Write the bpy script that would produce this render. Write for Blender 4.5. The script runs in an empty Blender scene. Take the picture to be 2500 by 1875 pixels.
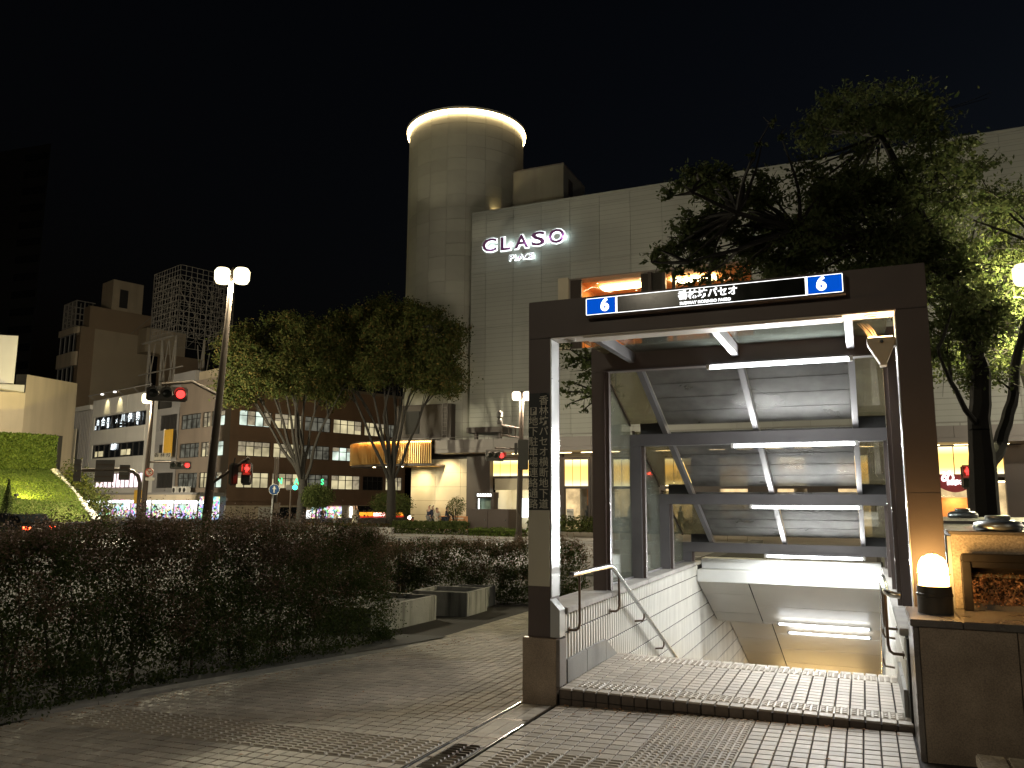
import bpy, bmesh, math, random
import numpy as np
from mathutils import Vector, Matrix
random.seed(7)
rng = np.random.default_rng(11)
SC = bpy.context.scene
COL = SC.collection
PI = math.pi

# ---------------------------------------------------------------- camera
CAMP = Vector((2.4839, -5.989, 1.55)); YAW, PITCH, ROLL, FPX = 0.4145, 0.1471, 0.0058, 1930.4
_f = Vector((-math.sin(YAW)*math.cos(PITCH), math.cos(YAW)*math.cos(PITCH), math.sin(PITCH)))
_r = Vector((math.cos(YAW), math.sin(YAW), 0)); _u = _r.cross(_f)
_r2 = _r*math.cos(ROLL)+_u*math.sin(ROLL); _u2 = -_r*math.sin(ROLL)+_u*math.cos(ROLL)
cd = bpy.data.cameras.new('camera'); cam = bpy.data.objects.new('camera', cd); COL.objects.link(cam)
cd.sensor_width = 36.0; cd.lens = FPX/2500*36.0; cd.clip_start = 0.05; cd.clip_end = 3000
cam.matrix_world = Matrix(((_r2.x,_u2.x,-_f.x,CAMP.x),(_r2.y,_u2.y,-_f.y,CAMP.y),(_r2.z,_u2.z,-_f.z,CAMP.z),(0,0,0,1)))
SC.camera = cam

# ---------------------------------------------------------------- night sky, faint moon-like sun, exposure
w = bpy.data.worlds.new('World'); SC.world = w; w.use_nodes = True
nt = w.node_tree; bg = nt.nodes['Background']
sky = nt.nodes.new('ShaderNodeTexSky'); sky.sky_type = 'NISHITA'; sky.sun_disc = False
sky.sun_elevation = math.radians(-4.5); sky.sun_rotation = math.radians(60); sky.air_density = 1.0; sky.dust_density = 2.0
nt.links.new(sky.outputs[0], bg.inputs[0]); bg.inputs[1].default_value = 0.085
sl = bpy.data.lights.new('moonlight', 'SUN'); sl.energy = 0.004; sl.angle = math.radians(10); sl.color = (0.8, 0.88, 1.0)
so = bpy.data.objects.new('moonlight', sl); so.rotation_euler = (math.radians(40), 0, math.radians(60)); COL.objects.link(so)
SC.view_settings.view_transform = 'Standard'; SC.view_settings.look = 'None'
SC.view_settings.gamma = 1.0; SC.view_settings.exposure = 1.22
SC.render.engine = 'CYCLES'; SC.cycles.use_denoising = True; SC.cycles.denoising_prefilter = 'ACCURATE'
SC.cycles.max_bounces = 6; SC.cycles.diffuse_bounces = 3; SC.cycles.glossy_bounces = 3
SC.cycles.transmission_bounces = 4; SC.cycles.transparent_max_bounces = 16
SC.cycles.sample_clamp_indirect = 4.0; SC.cycles.caustics_reflective = False; SC.cycles.caustics_refractive = False

# ---------------------------------------------------------------- pixel helpers: a pixel gives a direction, a plane gives the distance
def ray(px, py): return _f + _r2*((px-1250)/FPX) + _u2*((937.5-py)/FPX)
def onY(px, py, Y): d = ray(px, py); return CAMP + d*((Y-CAMP.y)/d.y)
def onX(px, py, X): d = ray(px, py); return CAMP + d*((X-CAMP.x)/d.x)
def onZ(px, py, Z): d = ray(px, py); return CAMP + d*((Z-CAMP.z)/d.z)
FW = Vector((-math.sin(YAW), math.cos(YAW), 0))
def at(px, py, s): d = ray(px, py); return CAMP + d*(s/d.dot(FW))
def sstep(a, b, x): t = min(1, max(0, (x-a)/(b-a))); return t*t*(3-2*t)
def near_plane(x, y): return 0.033*x - 0.011*y
def gz(x, y):
    n = 0.033*min(5, max(-6, x)) - 0.011*min(6, max(-8, y))
    t = sstep(7.5, 15, math.hypot(x, y)); return n*(1-t) - 0.62*t

# ---------------------------------------------------------------- mesh builder
class MB:
    def __init__(s): s.v = []; s.f = []
    def add(s, vs, fs):
        b = len(s.v); s.v += [tuple(v) for v in vs]; s.f += [tuple(i+b for i in f) for f in fs]; return s
    def box(s, x0, x1, y0, y1, z0, z1):
        return s.add([(x0,y0,z0),(x1,y0,z0),(x1,y1,z0),(x0,y1,z0),(x0,y0,z1),(x1,y0,z1),(x1,y1,z1),(x0,y1,z1)],
                     [(0,3,2,1),(4,5,6,7),(0,1,5,4),(1,2,6,5),(2,3,7,6),(3,0,4,7)])
    def obox(s, c, ax, ay, az):
        c, ax, ay, az = Vector(c), Vector(ax), Vector(ay), Vector(az); vs = []
        for k in (-1, 1):
            for (i, j) in ((-1,-1),(1,-1),(1,1),(-1,1)): vs.append(c+ax*i+ay*j+az*k)
        return s.add(vs, [(0,3,2,1),(4,5,6,7),(0,1,5,4),(1,2,6,5),(2,3,7,6),(3,0,4,7)])
    def bar(s, p, q, w, h=None, up=(0,0,1)):
        p, q = Vector(p), Vector(q); d = q-p; L = d.length; d /= max(L, 1e-9); up = Vector(up)
        if abs(d.dot(up)) > 0.98: up = Vector((1,0,0))
        sx = d.cross(up).normalized(); uz = sx.cross(d)
        return s.obox((p+q)/2, d*(L/2), sx*(w/2), uz*((h or w)/2))
    def tube(s, pts, r, n=10, cap=True):
        pts = [Vector(p) for p in pts]; m = len(pts); rs = r if isinstance(r, (list, tuple)) else [r]*m
        t0 = (pts[1]-pts[0]).normalized(); a = Vector((0,0,1)) if abs(t0.z) < .9 else Vector((1,0,0))
        nrm = t0.cross(a).normalized(); vs = []; fs = []
        for i in range(m):
            t = (pts[min(i+1,m-1)]-pts[max(i-1,0)]).normalized()
            nrm = (nrm - t*nrm.dot(t)).normalized(); b = t.cross(nrm)
            for k in range(n):
                an = 2*PI*k/n; vs.append(pts[i]+(nrm*math.cos(an)+b*math.sin(an))*rs[i])
        for i in range(m-1):
            for k in range(n): fs.append((i*n+k, i*n+(k+1)%n, (i+1)*n+(k+1)%n, (i+1)*n+k))
        if cap: fs.append(tuple(range(n-1,-1,-1))); fs.append(tuple((m-1)*n+k for k in range(n)))
        return s.add(vs, fs)
    def lathe(s, prof, c=(0,0,0), n=20, ax=None, cap=True):
        vs = []; fs = []; c = Vector(c); m = len(prof)
        q = Vector((0,0,1)).rotation_difference(Vector(ax)) if ax is not None else None
        for (r, z) in prof:
            for k in range(n):
                v = Vector((r*math.cos(2*PI*k/n), r*math.sin(2*PI*k/n), z))
                if q: v = q @ v
                vs.append(c+v)
        for i in range(m-1):
            for k in range(n): fs.append((i*n+k, i*n+(k+1)%n, (i+1)*n+(k+1)%n, (i+1)*n+k))
        if cap and prof[0][0] > 1e-6: fs.append(tuple(range(n-1,-1,-1)))
        if cap and prof[-1][0] > 1e-6: fs.append(tuple((m-1)*n+k for k in range(n)))
        return s.add(vs, fs)
    def prism(s, poly, vec):
        poly = [Vector(p) for p in poly]; vec = Vector(vec); n = len(poly)
        fs = [tuple(range(n-1,-1,-1)), tuple(range(n, 2*n))]+[(i,(i+1)%n,(i+1)%n+n,i+n) for i in range(n)]
        return s.add(poly+[p+vec for p in poly], fs)
    def quad(s, *ps): return s.add(ps, [tuple(range(len(ps)))])
    def holes(s, W0, W1, Z0, Z1, rects, depth, y=0.0):
        xs = sorted({W0, W1}|{max(W0,min(W1,v)) for r in rects for v in (r[0], r[1])}); zs = sorted({Z0, Z1}|{max(Z0,min(Z1,v)) for r in rects for v in (r[2], r[3])})
        for i in range(len(xs)-1):
            for j in range(len(zs)-1):
                cx, cz = (xs[i]+xs[i+1])/2, (zs[j]+zs[j+1])/2
                if any(r[0] < cx < r[1] and r[2] < cz < r[3] for r in rects): continue
                s.quad((xs[i],y,zs[j]),(xs[i+1],y,zs[j]),(xs[i+1],y,zs[j+1]),(xs[i],y,zs[j+1]))
        for (a, b, c, d) in rects:
            s.quad((a,y,c),(a,y,d),(a,y+depth,d),(a,y+depth,c)); s.quad((b,y,c),(b,y+depth,c),(b,y+depth,d),(b,y,d))
            s.quad((a,y,d),(b,y,d),(b,y+depth,d),(a,y+depth,d)); s.quad((a,y,c),(a,y+depth,c),(b,y+depth,c),(b,y,c))
        return s
    def build(s, name, mat, parent=None, smooth=False, local=False, bev=0, loc=None):
        me = bpy.data.meshes.new(name); vs = s.v
        if parent is not None and not local:
            inv = basis(parent).inverted(); vs = [inv @ Vector(v) for v in vs]
        if loc is not None: L = Vector(loc); vs = [Vector(v)-L for v in vs]
        me.from_pydata([tuple(v) for v in vs], [], s.f); me.validate()
        bm = bmesh.new(); bm.from_mesh(me)
        if bev:
            es = [e for e in bm.edges if len(e.link_faces) == 2 and e.calc_face_angle(0) > 0.6]
            bmesh.ops.bevel(bm, geom=es, offset=bev, segments=2, affect='EDGES', clamp_overlap=True)
        bmesh.ops.recalc_face_normals(bm, faces=bm.faces); bm.to_mesh(me); bm.free()
        if smooth:
            me.polygons.foreach_set('use_smooth', [True]*len(me.polygons))
            try: me.set_sharp_from_angle(angle=math.radians(38))
            except Exception: pass
        if mat is not None: me.materials.append(mat)
        o = bpy.data.objects.new(name, me); COL.objects.link(o)
        if loc is not None: o.location = loc
        if parent is not None: o.parent = parent
        return o
def basis(o):
    m = o.matrix_basis.copy()
    while o.parent is not None: o = o.parent; m = o.matrix_basis @ m
    return m
def thing(name, label, cat, loc=(0,0,0), rz=0, group=None):
    o = bpy.data.objects.new(name, None); COL.objects.link(o); o.location = loc; o.rotation_euler = (0,0,rz)
    o.empty_display_size = .2; return tag(o, label, cat, group)
def tag(o, label, cat, group=None, kind=None):
    o['label'] = label; o['category'] = cat
    if group: o['group'] = group
    if kind: o['kind'] = kind
    return o
def struct(o): o['kind'] = 'structure'; return o
def inst(me_obj_or_mesh, name, parent, loc, rot=None, scale=None):
    me = me_obj_or_mesh if isinstance(me_obj_or_mesh, bpy.types.Mesh) else me_obj_or_mesh.data
    o = bpy.data.objects.new(name, me); COL.objects.link(o); o.location = loc
    if rot is not None: o.rotation_euler = rot
    if scale is not None: o.scale = scale
    if parent is not None: o.parent = parent
    return o
def copy_tree(o, parent=None):
    c = o.copy(); COL.objects.link(c)
    if parent is not None: c.parent = parent
    for ch in o.children: copy_tree(ch, c)
    return c
def mesh_only(mb, name, mat, bev=0, smooth=False):
    o = mb.build(name, mat, bev=bev, smooth=smooth); me = o.data; bpy.data.objects.remove(o); return me
def lamp(kind, name, loc, energy, color, parent=None, size=.1, rot=None, **kw):
    l = bpy.data.lights.new(name, kind); l.energy = energy; l.color = color
    if kind == 'AREA' and isinstance(size, tuple): l.shape = 'RECTANGLE'; l.size, l.size_y = size
    elif kind == 'AREA': l.size = size
    else: l.shadow_soft_size = size
    for k, v in kw.items(): setattr(l, k, v)
    o = bpy.data.objects.new(name, l); COL.objects.link(o)
    if parent is not None: o.parent = parent; o.location = basis(parent).inverted() @ Vector(loc)
    else: o.location = loc
    if rot is not None: o.rotation_euler = rot
    return o

# ---------------------------------------------------------------- materials
def nodes(name):
    m = bpy.data.materials.new(name); m.use_nodes = True; return m, m.node_tree, m.node_tree.nodes, m.node_tree.links
def princ(name, col, rough=.6, metal=0., var=.12, scale=6., bump=0., bscale=60., spots=None, island=0., obj=0., spec=.5, alpha_tex=None, stain=0., sscale=1.2):
    m, t, N, L = nodes(name); b = N['Principled BSDF']
    b.inputs['Roughness'].default_value = rough; b.inputs['Metallic'].default_value = metal; b.inputs['Specular IOR Level'].default_value = spec
    tc = N.new('ShaderNodeTexCoord'); nz = N.new('ShaderNodeTexNoise'); nz.inputs['Scale'].default_value = scale; nz.inputs['Detail'].default_value = 6
    L.new(tc.outputs['Object'], nz.inputs['Vector'])
    mr = N.new('ShaderNodeMapRange'); mr.inputs[1].default_value = .25; mr.inputs[2].default_value = .75; mr.inputs[3].default_value = 1-var; mr.inputs[4].default_value = 1+var
    L.new(nz.outputs['Fac'], mr.inputs[0]); fac = mr.outputs[0]
    def mul(a, bsock):
        x = N.new('ShaderNodeMath'); x.operation = 'MULTIPLY'; L.new(a, x.inputs[0]); L.new(bsock, x.inputs[1]); return x.outputs[0]
    def rngnode(sock, amt):
        x = N.new('ShaderNodeMapRange'); x.inputs[3].default_value = 1-amt; x.inputs[4].default_value = 1+amt; L.new(sock, x.inputs[0]); return x.outputs[0]
    if island: g = N.new('ShaderNodeNewGeometry'); fac = mul(fac, rngnode(g.outputs['Random Per Island'], island))
    if obj: oi = N.new('ShaderNodeObjectInfo'); fac = mul(fac, rngnode(oi.outputs['Random'], obj))
    if spots:
        n2 = N.new('ShaderNodeTexNoise'); n2.inputs['Scale'].default_value = spots[0]; n2.inputs['Detail'].default_value = 2; L.new(tc.outputs['Object'], n2.inputs['Vector']); fac = mul(fac, rngnode(n2.outputs['Fac'], spots[1]))
    if stain:
        mp = N.new('ShaderNodeMapping'); mp.inputs['Scale'].default_value = (sscale*3, sscale*3, sscale*.35); L.new(tc.outputs['Object'], mp.inputs[0])
        n3 = N.new('ShaderNodeTexNoise'); n3.inputs['Scale'].default_value = 1.; n3.inputs['Detail'].default_value = 5; L.new(mp.outputs[0], n3.inputs['Vector'])
        x = N.new('ShaderNodeMapRange'); x.inputs[1].default_value = .5; x.inputs[2].default_value = .75; x.inputs[3].default_value = 1; x.inputs[4].default_value = 1-stain; L.new(n3.outputs['Fac'], x.inputs[0]); fac = mul(fac, x.outputs[0])
    vm = N.new('ShaderNodeVectorMath'); vm.operation = 'SCALE'; vm.inputs[0].default_value = col[:3]; L.new(fac, vm.inputs['Scale']); L.new(vm.outputs[0], b.inputs['Base Color'])
    rr = N.new('ShaderNodeMapRange'); rr.inputs[3].default_value = max(0.02, rough-.12); rr.inputs[4].default_value = min(1, rough+.12); L.new(nz.outputs['Fac'], rr.inputs[0]); L.new(rr.outputs[0], b.inputs['Roughness'])
    if bump:
        nb = N.new('ShaderNodeTexNoise'); nb.inputs['Scale'].default_value = bscale; nb.inputs['Detail'].default_value = 4; L.new(tc.outputs['Object'], nb.inputs['Vector'])
        bp = N.new('ShaderNodeBump'); bp.inputs['Strength'].default_value = bump; bp.inputs['Distance'].default_value = .01; L.new(nb.outputs['Fac'], bp.inputs['Height']); L.new(bp.outputs[0], b.inputs['Normal'])
    return m
def emit(name, col, k, var=0., scale=8.):
    LIGHTS = ('globe_lamp_mat','tower_rim_light_mat','gold_strip_mat','lounge_light_mat','shop_light_mat','entrance_light_mat','arcade_light_mat')
    m, t, N, L = nodes(name); N.remove(N['Principled BSDF']); e = N.new('ShaderNodeEmission'); e.inputs[0].default_value = (*col, 1); e.inputs[1].default_value = k
    m.cycles.emission_sampling = 'FRONT' if name in LIGHTS else 'NONE'
    L.new(e.outputs[0], N['Material Output'].inputs[0])
    if var:
        tc = N.new('ShaderNodeTexCoord'); nz = N.new('ShaderNodeTexNoise'); nz.inputs['Scale'].default_value = scale; L.new(tc.outputs['Object'], nz.inputs['Vector'])
        mr = N.new('ShaderNodeMapRange'); mr.inputs[1].default_value = .3; mr.inputs[2].default_value = .7; mr.inputs[3].default_value = k*(1-var); mr.inputs[4].default_value = k*(1+var); L.new(nz.outputs['Fac'], mr.inputs[0]); L.new(mr.outputs[0], e.inputs[1])
    return m
def glass(name, tint=(.85,.9,.88), refl=.10, dirt=.06, dcol=(.5,.5,.47), rough=.03):
    m, t, N, L = nodes(name); N.remove(N['Principled BSDF'])
    tr = N.new('ShaderNodeBsdfTransparent'); tr.inputs[0].default_value = (*tint, 1); gl = N.new('ShaderNodeBsdfGlossy'); gl.inputs['Roughness'].default_value = rough
    fr = N.new('ShaderNodeLayerWeight'); fr.inputs[0].default_value = .35
    mr = N.new('ShaderNodeMapRange'); mr.inputs[3].default_value = refl*.5; mr.inputs[4].default_value = min(1, refl*5); L.new(fr.outputs['Fresnel'], mr.inputs[0])
    m1 = N.new('ShaderNodeMixShader'); L.new(mr.outputs[0], m1.inputs[0]); L.new(tr.outputs[0], m1.inputs[1]); L.new(gl.outputs[0], m1.inputs[2])
    df = N.new('ShaderNodeBsdfDiffuse'); df.inputs[0].default_value = (*dcol, 1); tl = N.new('ShaderNodeBsdfTranslucent'); tl.inputs[0].default_value = (*dcol, 1)
    md = N.new('ShaderNodeMixShader'); md.inputs[0].default_value = .35; L.new(df.outputs[0], md.inputs[1]); L.new(tl.outputs[0], md.inputs[2])
    tc = N.new('ShaderNodeTexCoord'); nz = N.new('ShaderNodeTexNoise'); nz.inputs['Scale'].default_value = 2.2; nz.inputs['Detail'].default_value = 7; L.new(tc.outputs['Object'], nz.inputs['Vector'])
    dm = N.new('ShaderNodeMapRange'); dm.inputs[1].default_value = .35; dm.inputs[2].default_value = .75; dm.inputs[3].default_value = dirt*.4; dm.inputs[4].default_value = min(1, dirt*2); L.new(nz.outputs['Fac'], dm.inputs[0])
    m2 = N.new('ShaderNodeMixShader'); L.new(dm.outputs[0], m2.inputs[0]); L.new(m1.outputs[0], m2.inputs[1]); L.new(md.outputs[0], m2.inputs[2])
    L.new(m2.outputs[0], N['Material Output'].inputs[0]); return m
def leafmat(name, col, col2, trans=.25, rough=.65):
    m, t, N, L = nodes(name); b = N['Principled BSDF']; b.inputs['Roughness'].default_value = rough; b.inputs['Specular IOR Level'].default_value = .02
    g = N.new('ShaderNodeNewGeometry'); mx = N.new('ShaderNodeMix'); mx.data_type = 'RGBA'; mx.inputs['A'].default_value = (*col, 1); mx.inputs['B'].default_value = (*col2, 1)
    L.new(g.outputs['Random Per Island'], mx.inputs['Factor']); L.new(mx.outputs['Result'], b.inputs['Base Color'])
    tl = N.new('ShaderNodeBsdfTranslucent'); L.new(mx.outputs['Result'], tl.inputs[0]); ms = N.new('ShaderNodeMixShader'); ms.inputs[0].default_value = trans
    L.new(b.outputs[0], ms.inputs[1]); L.new(tl.outputs[0], ms.inputs[2]); L.new(ms.outputs[0], N['Material Output'].inputs[0]); return m
def leafmesh(name, C, size, mat, parent=None, asp=.5, up=.0, kind=None):
    n = len(C); d = rng.normal(size=(n,3)); d[:,2] += up; d /= np.linalg.norm(d, axis=1)[:,None]
    e = rng.normal(size=(n,3)); e -= d*(e*d).sum(1)[:,None]; e /= np.linalg.norm(e, axis=1)[:,None]; nn = np.cross(d, e)
    s = size*(.6+.8*rng.random(n))[:,None]
    V = np.stack([C-d*s*.5, C+e*s*asp*.5+nn*s*.08, C+d*s*.5, C-e*s*asp*.5+nn*s*.08], 1).reshape(-1,3)
    if parent is not None:
        inv = np.array(basis(parent).inverted()); V = V@inv[:3,:3].T+inv[:3,3]
    me = bpy.data.meshes.new(name); me.vertices.add(4*n); me.loops.add(4*n); me.polygons.add(n)
    me.vertices.foreach_set('co', V.astype(np.float32).ravel()); me.loops.foreach_set('vertex_index', np.arange(4*n, dtype=np.int32))
    me.polygons.foreach_set('loop_start', np.arange(0, 4*n, 4, dtype=np.int32)); me.polygons.foreach_set('loop_total', np.full(n, 4, dtype=np.int32))
    me.update(calc_edges=True); me.validate(); me.materials.append(mat); o = bpy.data.objects.new(name, me); COL.objects.link(o)
    if parent is not None: o.parent = parent
    if kind: o['kind'] = kind
    return o
def text_mesh(s, size=1., bold=0., ext=.0, align='CENTER', space=1.):
    c = bpy.data.curves.new('lettering', 'FONT'); c.body = s; c.size = size; c.align_x = align; c.align_y = 'CENTER'; c.offset = bold; c.extrude = ext; c.resolution_u = 3; c.space_character = space
    o = bpy.data.objects.new('lettering', c); COL.objects.link(o); bpy.context.view_layer.update()
    dg = bpy.context.evaluated_depsgraph_get(); me = bpy.data.meshes.new_from_object(o.evaluated_get(dg)); bpy.data.objects.remove(o); bpy.data.curves.remove(c); return me
def text(name, s, size, mat, parent, loc, rot, bold=0., ext=0., align='CENTER', space=1., width=None):
    me = text_mesh(s, size, bold, ext, align, space); me.materials.clear(); me.materials.append(mat)
    o = bpy.data.objects.new(name, me); COL.objects.link(o); M = Matrix.Translation(Vector(loc)) @ rot.to_4x4()
    if width:
        xs = [v.co.x for v in me.vertices] or [0, 1]; k = width/max(1e-6, max(xs)-min(xs)); M = M @ Matrix.Diagonal((k, k, 1, 1))
    if parent is not None: o.parent = parent; M = basis(parent).inverted() @ M
    o.matrix_basis = M; return o
FRONT = Matrix(((1,0,0),(0,0,-1),(0,1,0)))      # text lying in XZ, read from -Y

M = {}
M['pave'] = princ('paving_tile_mat', (.42,.37,.305), .58, var=.16, scale=3, bump=.25, bscale=150, spots=(420,.30), island=.16, obj=.16, stain=.42, sscale=.5)
M['tact'] = princ('tactile_tile_mat', (.42,.37,.30), .5, var=.15, scale=5, bump=.2, bscale=150, spots=(300,.2), obj=.1)
M['joint'] = princ('paving_joint_mat', (.030,.024,.022), .9, var=.3, scale=10, bump=.4)
M['ground'] = princ('ground_mat', (.06,.058,.055), .9, var=.2, scale=.5, bump=.3)
M['asphalt'] = princ('asphalt_mat', (.15,.15,.145), .75, var=.15, scale=.7, bump=.35, bscale=90, spots=(200,.25))
M['walkway'] = princ('far_pavement_mat', (.22,.21,.19), .8, var=.15, scale=1, bump=.2)
M['white_paint'] = princ('road_paint_mat', (.7,.7,.68), .6, var=.15, scale=4)
M['kerb'] = princ('kerb_stone_mat', (.25,.24,.22), .8, var=.2, scale=5, bump=.3)
M['bronze'] = princ('dark_bronze_panel_mat', (.105,.082,.075), .5, metal=.05, var=.10, scale=2.5, bump=.03, spec=.4)
M['bronze2'] = princ('frame_steel_mat', (.14,.135,.14), .45, metal=.3, var=.14, scale=4, bump=.05)
M['alu'] = princ('pale_aluminium_mat', (.52,.53,.53), .35, metal=.5, var=.08, scale=4)
M['soffit'] = princ('pale_soffit_mat', (.58,.55,.50), .5, var=.1, scale=3)
M['granite'] = princ('brown_granite_mat', (.30,.235,.175), .42, var=.22, scale=7, spots=(120,.65), bump=.05, spec=.5)
M['granite_l'] = princ('pale_granite_mat', (.36,.30,.23), .55, var=.2, scale=9, spots=(70,.85), bump=.4, bscale=120)
M['granite_c'] = princ('coping_granite_mat', (.17,.15,.135), .3, var=.15, scale=6, spots=(200,.4), bump=.05)
M['concrete'] = princ('stained_concrete_mat', (.30,.29,.27), .85, var=.2, scale=4, bump=.35, bscale=40, stain=.75, sscale=2.2)
M['coping'] = princ('wall_coping_mat', (.33,.315,.295), .7, var=.2, scale=7, bump=.25, stain=.3)
M['rib'] = princ('cream_slim_tile_mat', (.72,.71,.66), .35, var=.06, scale=9, obj=.07, island=.07, stain=.28, sscale=.9)
M['grout'] = princ('grout_mat', (.022,.02,.018), .9, var=.3, scale=20)
M['skirt'] = princ('skirting_granite_mat', (.24,.235,.22), .55, var=.2, scale=5, spots=(150,.3), stain=.4)
M['steel'] = princ('handrail_steel_mat', (.55,.55,.54), .22, metal=1., var=.08, scale=30)
M['brown_metal'] = princ('handrail_bracket_mat', (.12,.085,.06), .4, metal=.6, var=.15, scale=30)
M['ceil'] = princ('ceiling_panel_mat', (.72,.70,.65), .38, var=.05, scale=2, obj=.03, stain=.05)
M['lintel'] = princ('white_beam_mat', (.76,.77,.75), .4, var=.05, scale=3, stain=.12, sscale=.8)
M['dark'] = princ('black_joint_mat', (.02,.02,.02), .7, var=.2, scale=10)
M['cream'] = princ('cream_panel_mat', (.50,.47,.37), .55, var=.05, scale=3)
M['black_panel'] = princ('sign_black_mat', (.028,.032,.030), .3, var=.1, scale=5)
M['letter_c'] = princ('cream_letter_mat', (.52,.50,.40), .5, var=.05, scale=5)
M['side_glass'] = glass('side_glass_mat', (.86,.90,.87), .13, .10, (.38,.42,.38))
M['roof_clear'] = glass('roof_edge_glass_mat', (.84,.82,.70), .12, .24, (.45,.42,.30))
M['roof_grey'] = glass('grey_roof_pane_mat', (.42,.42,.41), .035, .52, (.25,.25,.245), .38)
M['tube2'] = emit('ceiling_tube_mat', (.95,.98,1.0), 5)
M['tube'] = emit('fluorescent_tube_mat', (.93,.97,1.0), 7)
M['tube_w'] = emit('warm_tube_mat', (1.0,.66,.26), 8)
M['cap'] = princ('lamp_end_cap_mat', (.6,.6,.58), .4, var=.05)
M['globe'] = emit('globe_lamp_mat', (1.0,.56,.17), 27)
M['globe_base'] = princ('lamp_base_mat', (.085,.075,.06), .4, metal=.3, var=.1)
M['cage'] = princ('lamp_cage_mat', (.25,.18,.10), .4, metal=.6)
M['sign_blue'] = emit('sign_blue_mat', (.001,.060,.42), .62)
M['sign_white'] = emit('sign_white_mat', (1,1,1), 1.3)
M['sign_black'] = princ('sign_face_black_mat', (.008,.010,.008), .15, var=.1, spec=.15)
M['beige_metal'] = princ('beige_metal_mat', (.55,.47,.34), .5, var=.06, scale=8)
M['twig'] = princ('dry_twig_mat', (.42,.28,.16), .8, var=.2)
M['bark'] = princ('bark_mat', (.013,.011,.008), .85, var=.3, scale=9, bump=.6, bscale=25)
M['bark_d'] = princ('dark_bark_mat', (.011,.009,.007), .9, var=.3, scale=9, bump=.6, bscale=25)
M['stem'] = princ('shrub_stem_mat', (.09,.065,.045), .9, var=.3)
M['leaf_hedge'] = leafmat('hedge_leaf_mat', (.034,.060,.018), (.080,.088,.034))
M['leaf_red_lit'] = leafmat('hedge_bronze_lit_leaf_mat', (.075,.066,.034), (.210,.140,.105))  # bronze leaves of the upper hedge, colour also lightened to stand for lamplight
M['flower'] = leafmat('hedge_flower_mat', (.34,.24,.23), (.52,.41,.38), .3)
M['leaf_zel'] = leafmat('zelkova_leaf_mat', (.030,.046,.013), (.068,.068,.022))
M['leaf_zel2'] = leafmat('zelkova_autumn_leaf_mat', (.08,.07,.022), (.13,.085,.03))
M['leaf_r'] = leafmat('maple_leaf_mat', (.050,.072,.030), (.085,.095,.040), .3)
M['leaf_box'] = leafmat('box_leaf_mat', (.05,.075,.022), (.11,.125,.045))
M['leaf_ivy'] = leafmat('ivy_leaf_mat', (.06,.10,.02), (.13,.17,.04))
M['grass'] = princ('grass_bank_mat', (.11,.125,.025), .9, var=.35, scale=6, bump=.8, bscale=30)
M['dry'] = leafmat('dry_leaf_mat', (.34,.17,.09), (.58,.36,.23), .2)
# ================================================================ GROUND, ROAD, PLAZA PAVING
xs = [-600,-250,-120,-80,-60,-45,-30,-22,-16,-13,-11,-9.5,-8,-7,-6,-5,-4,-3,-1.5,.24,2.76,4,5,6,7.5,9,11,13,16,22,30,45,60,100,250,600]
ys = [-300,-100,-40,-20,-14,-10,-8,-6,-4,-2,0,1.5,3,4.5,6,7,8,9,10,11,12,13,14,16,20,26,34,44,60,90,140,300,900]
g = MB(); idx = {}
for i, x in enumerate(xs):
    for j, y in enumerate(ys): idx[i,j] = len(g.v); g.v.append((x, y, gz(x,y)-.03))
for i in range(len(xs)-1):
    for j in range(len(ys)-1):
        if xs[i] >= .24 and xs[i+1] <= 2.76 and ys[j] >= 1.5 and ys[j+1] <= 13: continue
        g.f.append((idx[i,j], idx[i+1,j], idx[i+1,j+1], idx[i,j+1]))
struct(g.build('ground', M['ground']))
def sheet(name, x0, x1, y0, y1, z, mat, st=6.):
    m = MB(); m.quad((x0,y0,z),(x1,y0,z),(x1,y1,z),(x0,y1,z)); return struct(m.build(name, mat))
road = sheet('road', -260, 260, 17.5, 36.2, -.626, M['asphalt'])
sheet('side_road', -58, -33, 36.2, 140, -.627, M['asphalt'])
def onroad(mb, x0, x1, y0, y1): mb.quad((x0,y0,-.622),(x1,y0,-.622),(x1,y1,-.622),(x0,y1,-.622))
m = MB(); onroad(m, -28, 200, 35.4, 35.55); onroad(m, -28, 200, 18.2, 18.35); onroad(m, -28, 200, 26.8, 26.95)
for k in range(40):
    onroad(m, -28+k*6, -25+k*6, 22.4, 22.52); onroad(m, -28+k*6, -25+k*6, 31.1, 31.22)
for k in range(22): onroad(m, -33.5, -29.5, 18.6+k*.8, 19.05+k*.8)
m.build('road_markings', M['white_paint'], road)
fp = MB().box(-32, 240, 36.4, 62, -.62, -.5); struct(fp.build('far_pavement', M['walkway']))
k_ = MB()
for i in range(90): k_.box(-32+i*1.5, -32+i*1.5+1.485, 36.2, 36.4, -.62, -.49)
struct(k_.build('far_kerb', M['kerb']))
k_ = MB()
for i in range(90): k_.box(-60+i*1.5, -60+i*1.5+1.485, 17.3, 17.5, -.63, -.5)
struct(k_.build('near_kerb', M['kerb']))

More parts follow.
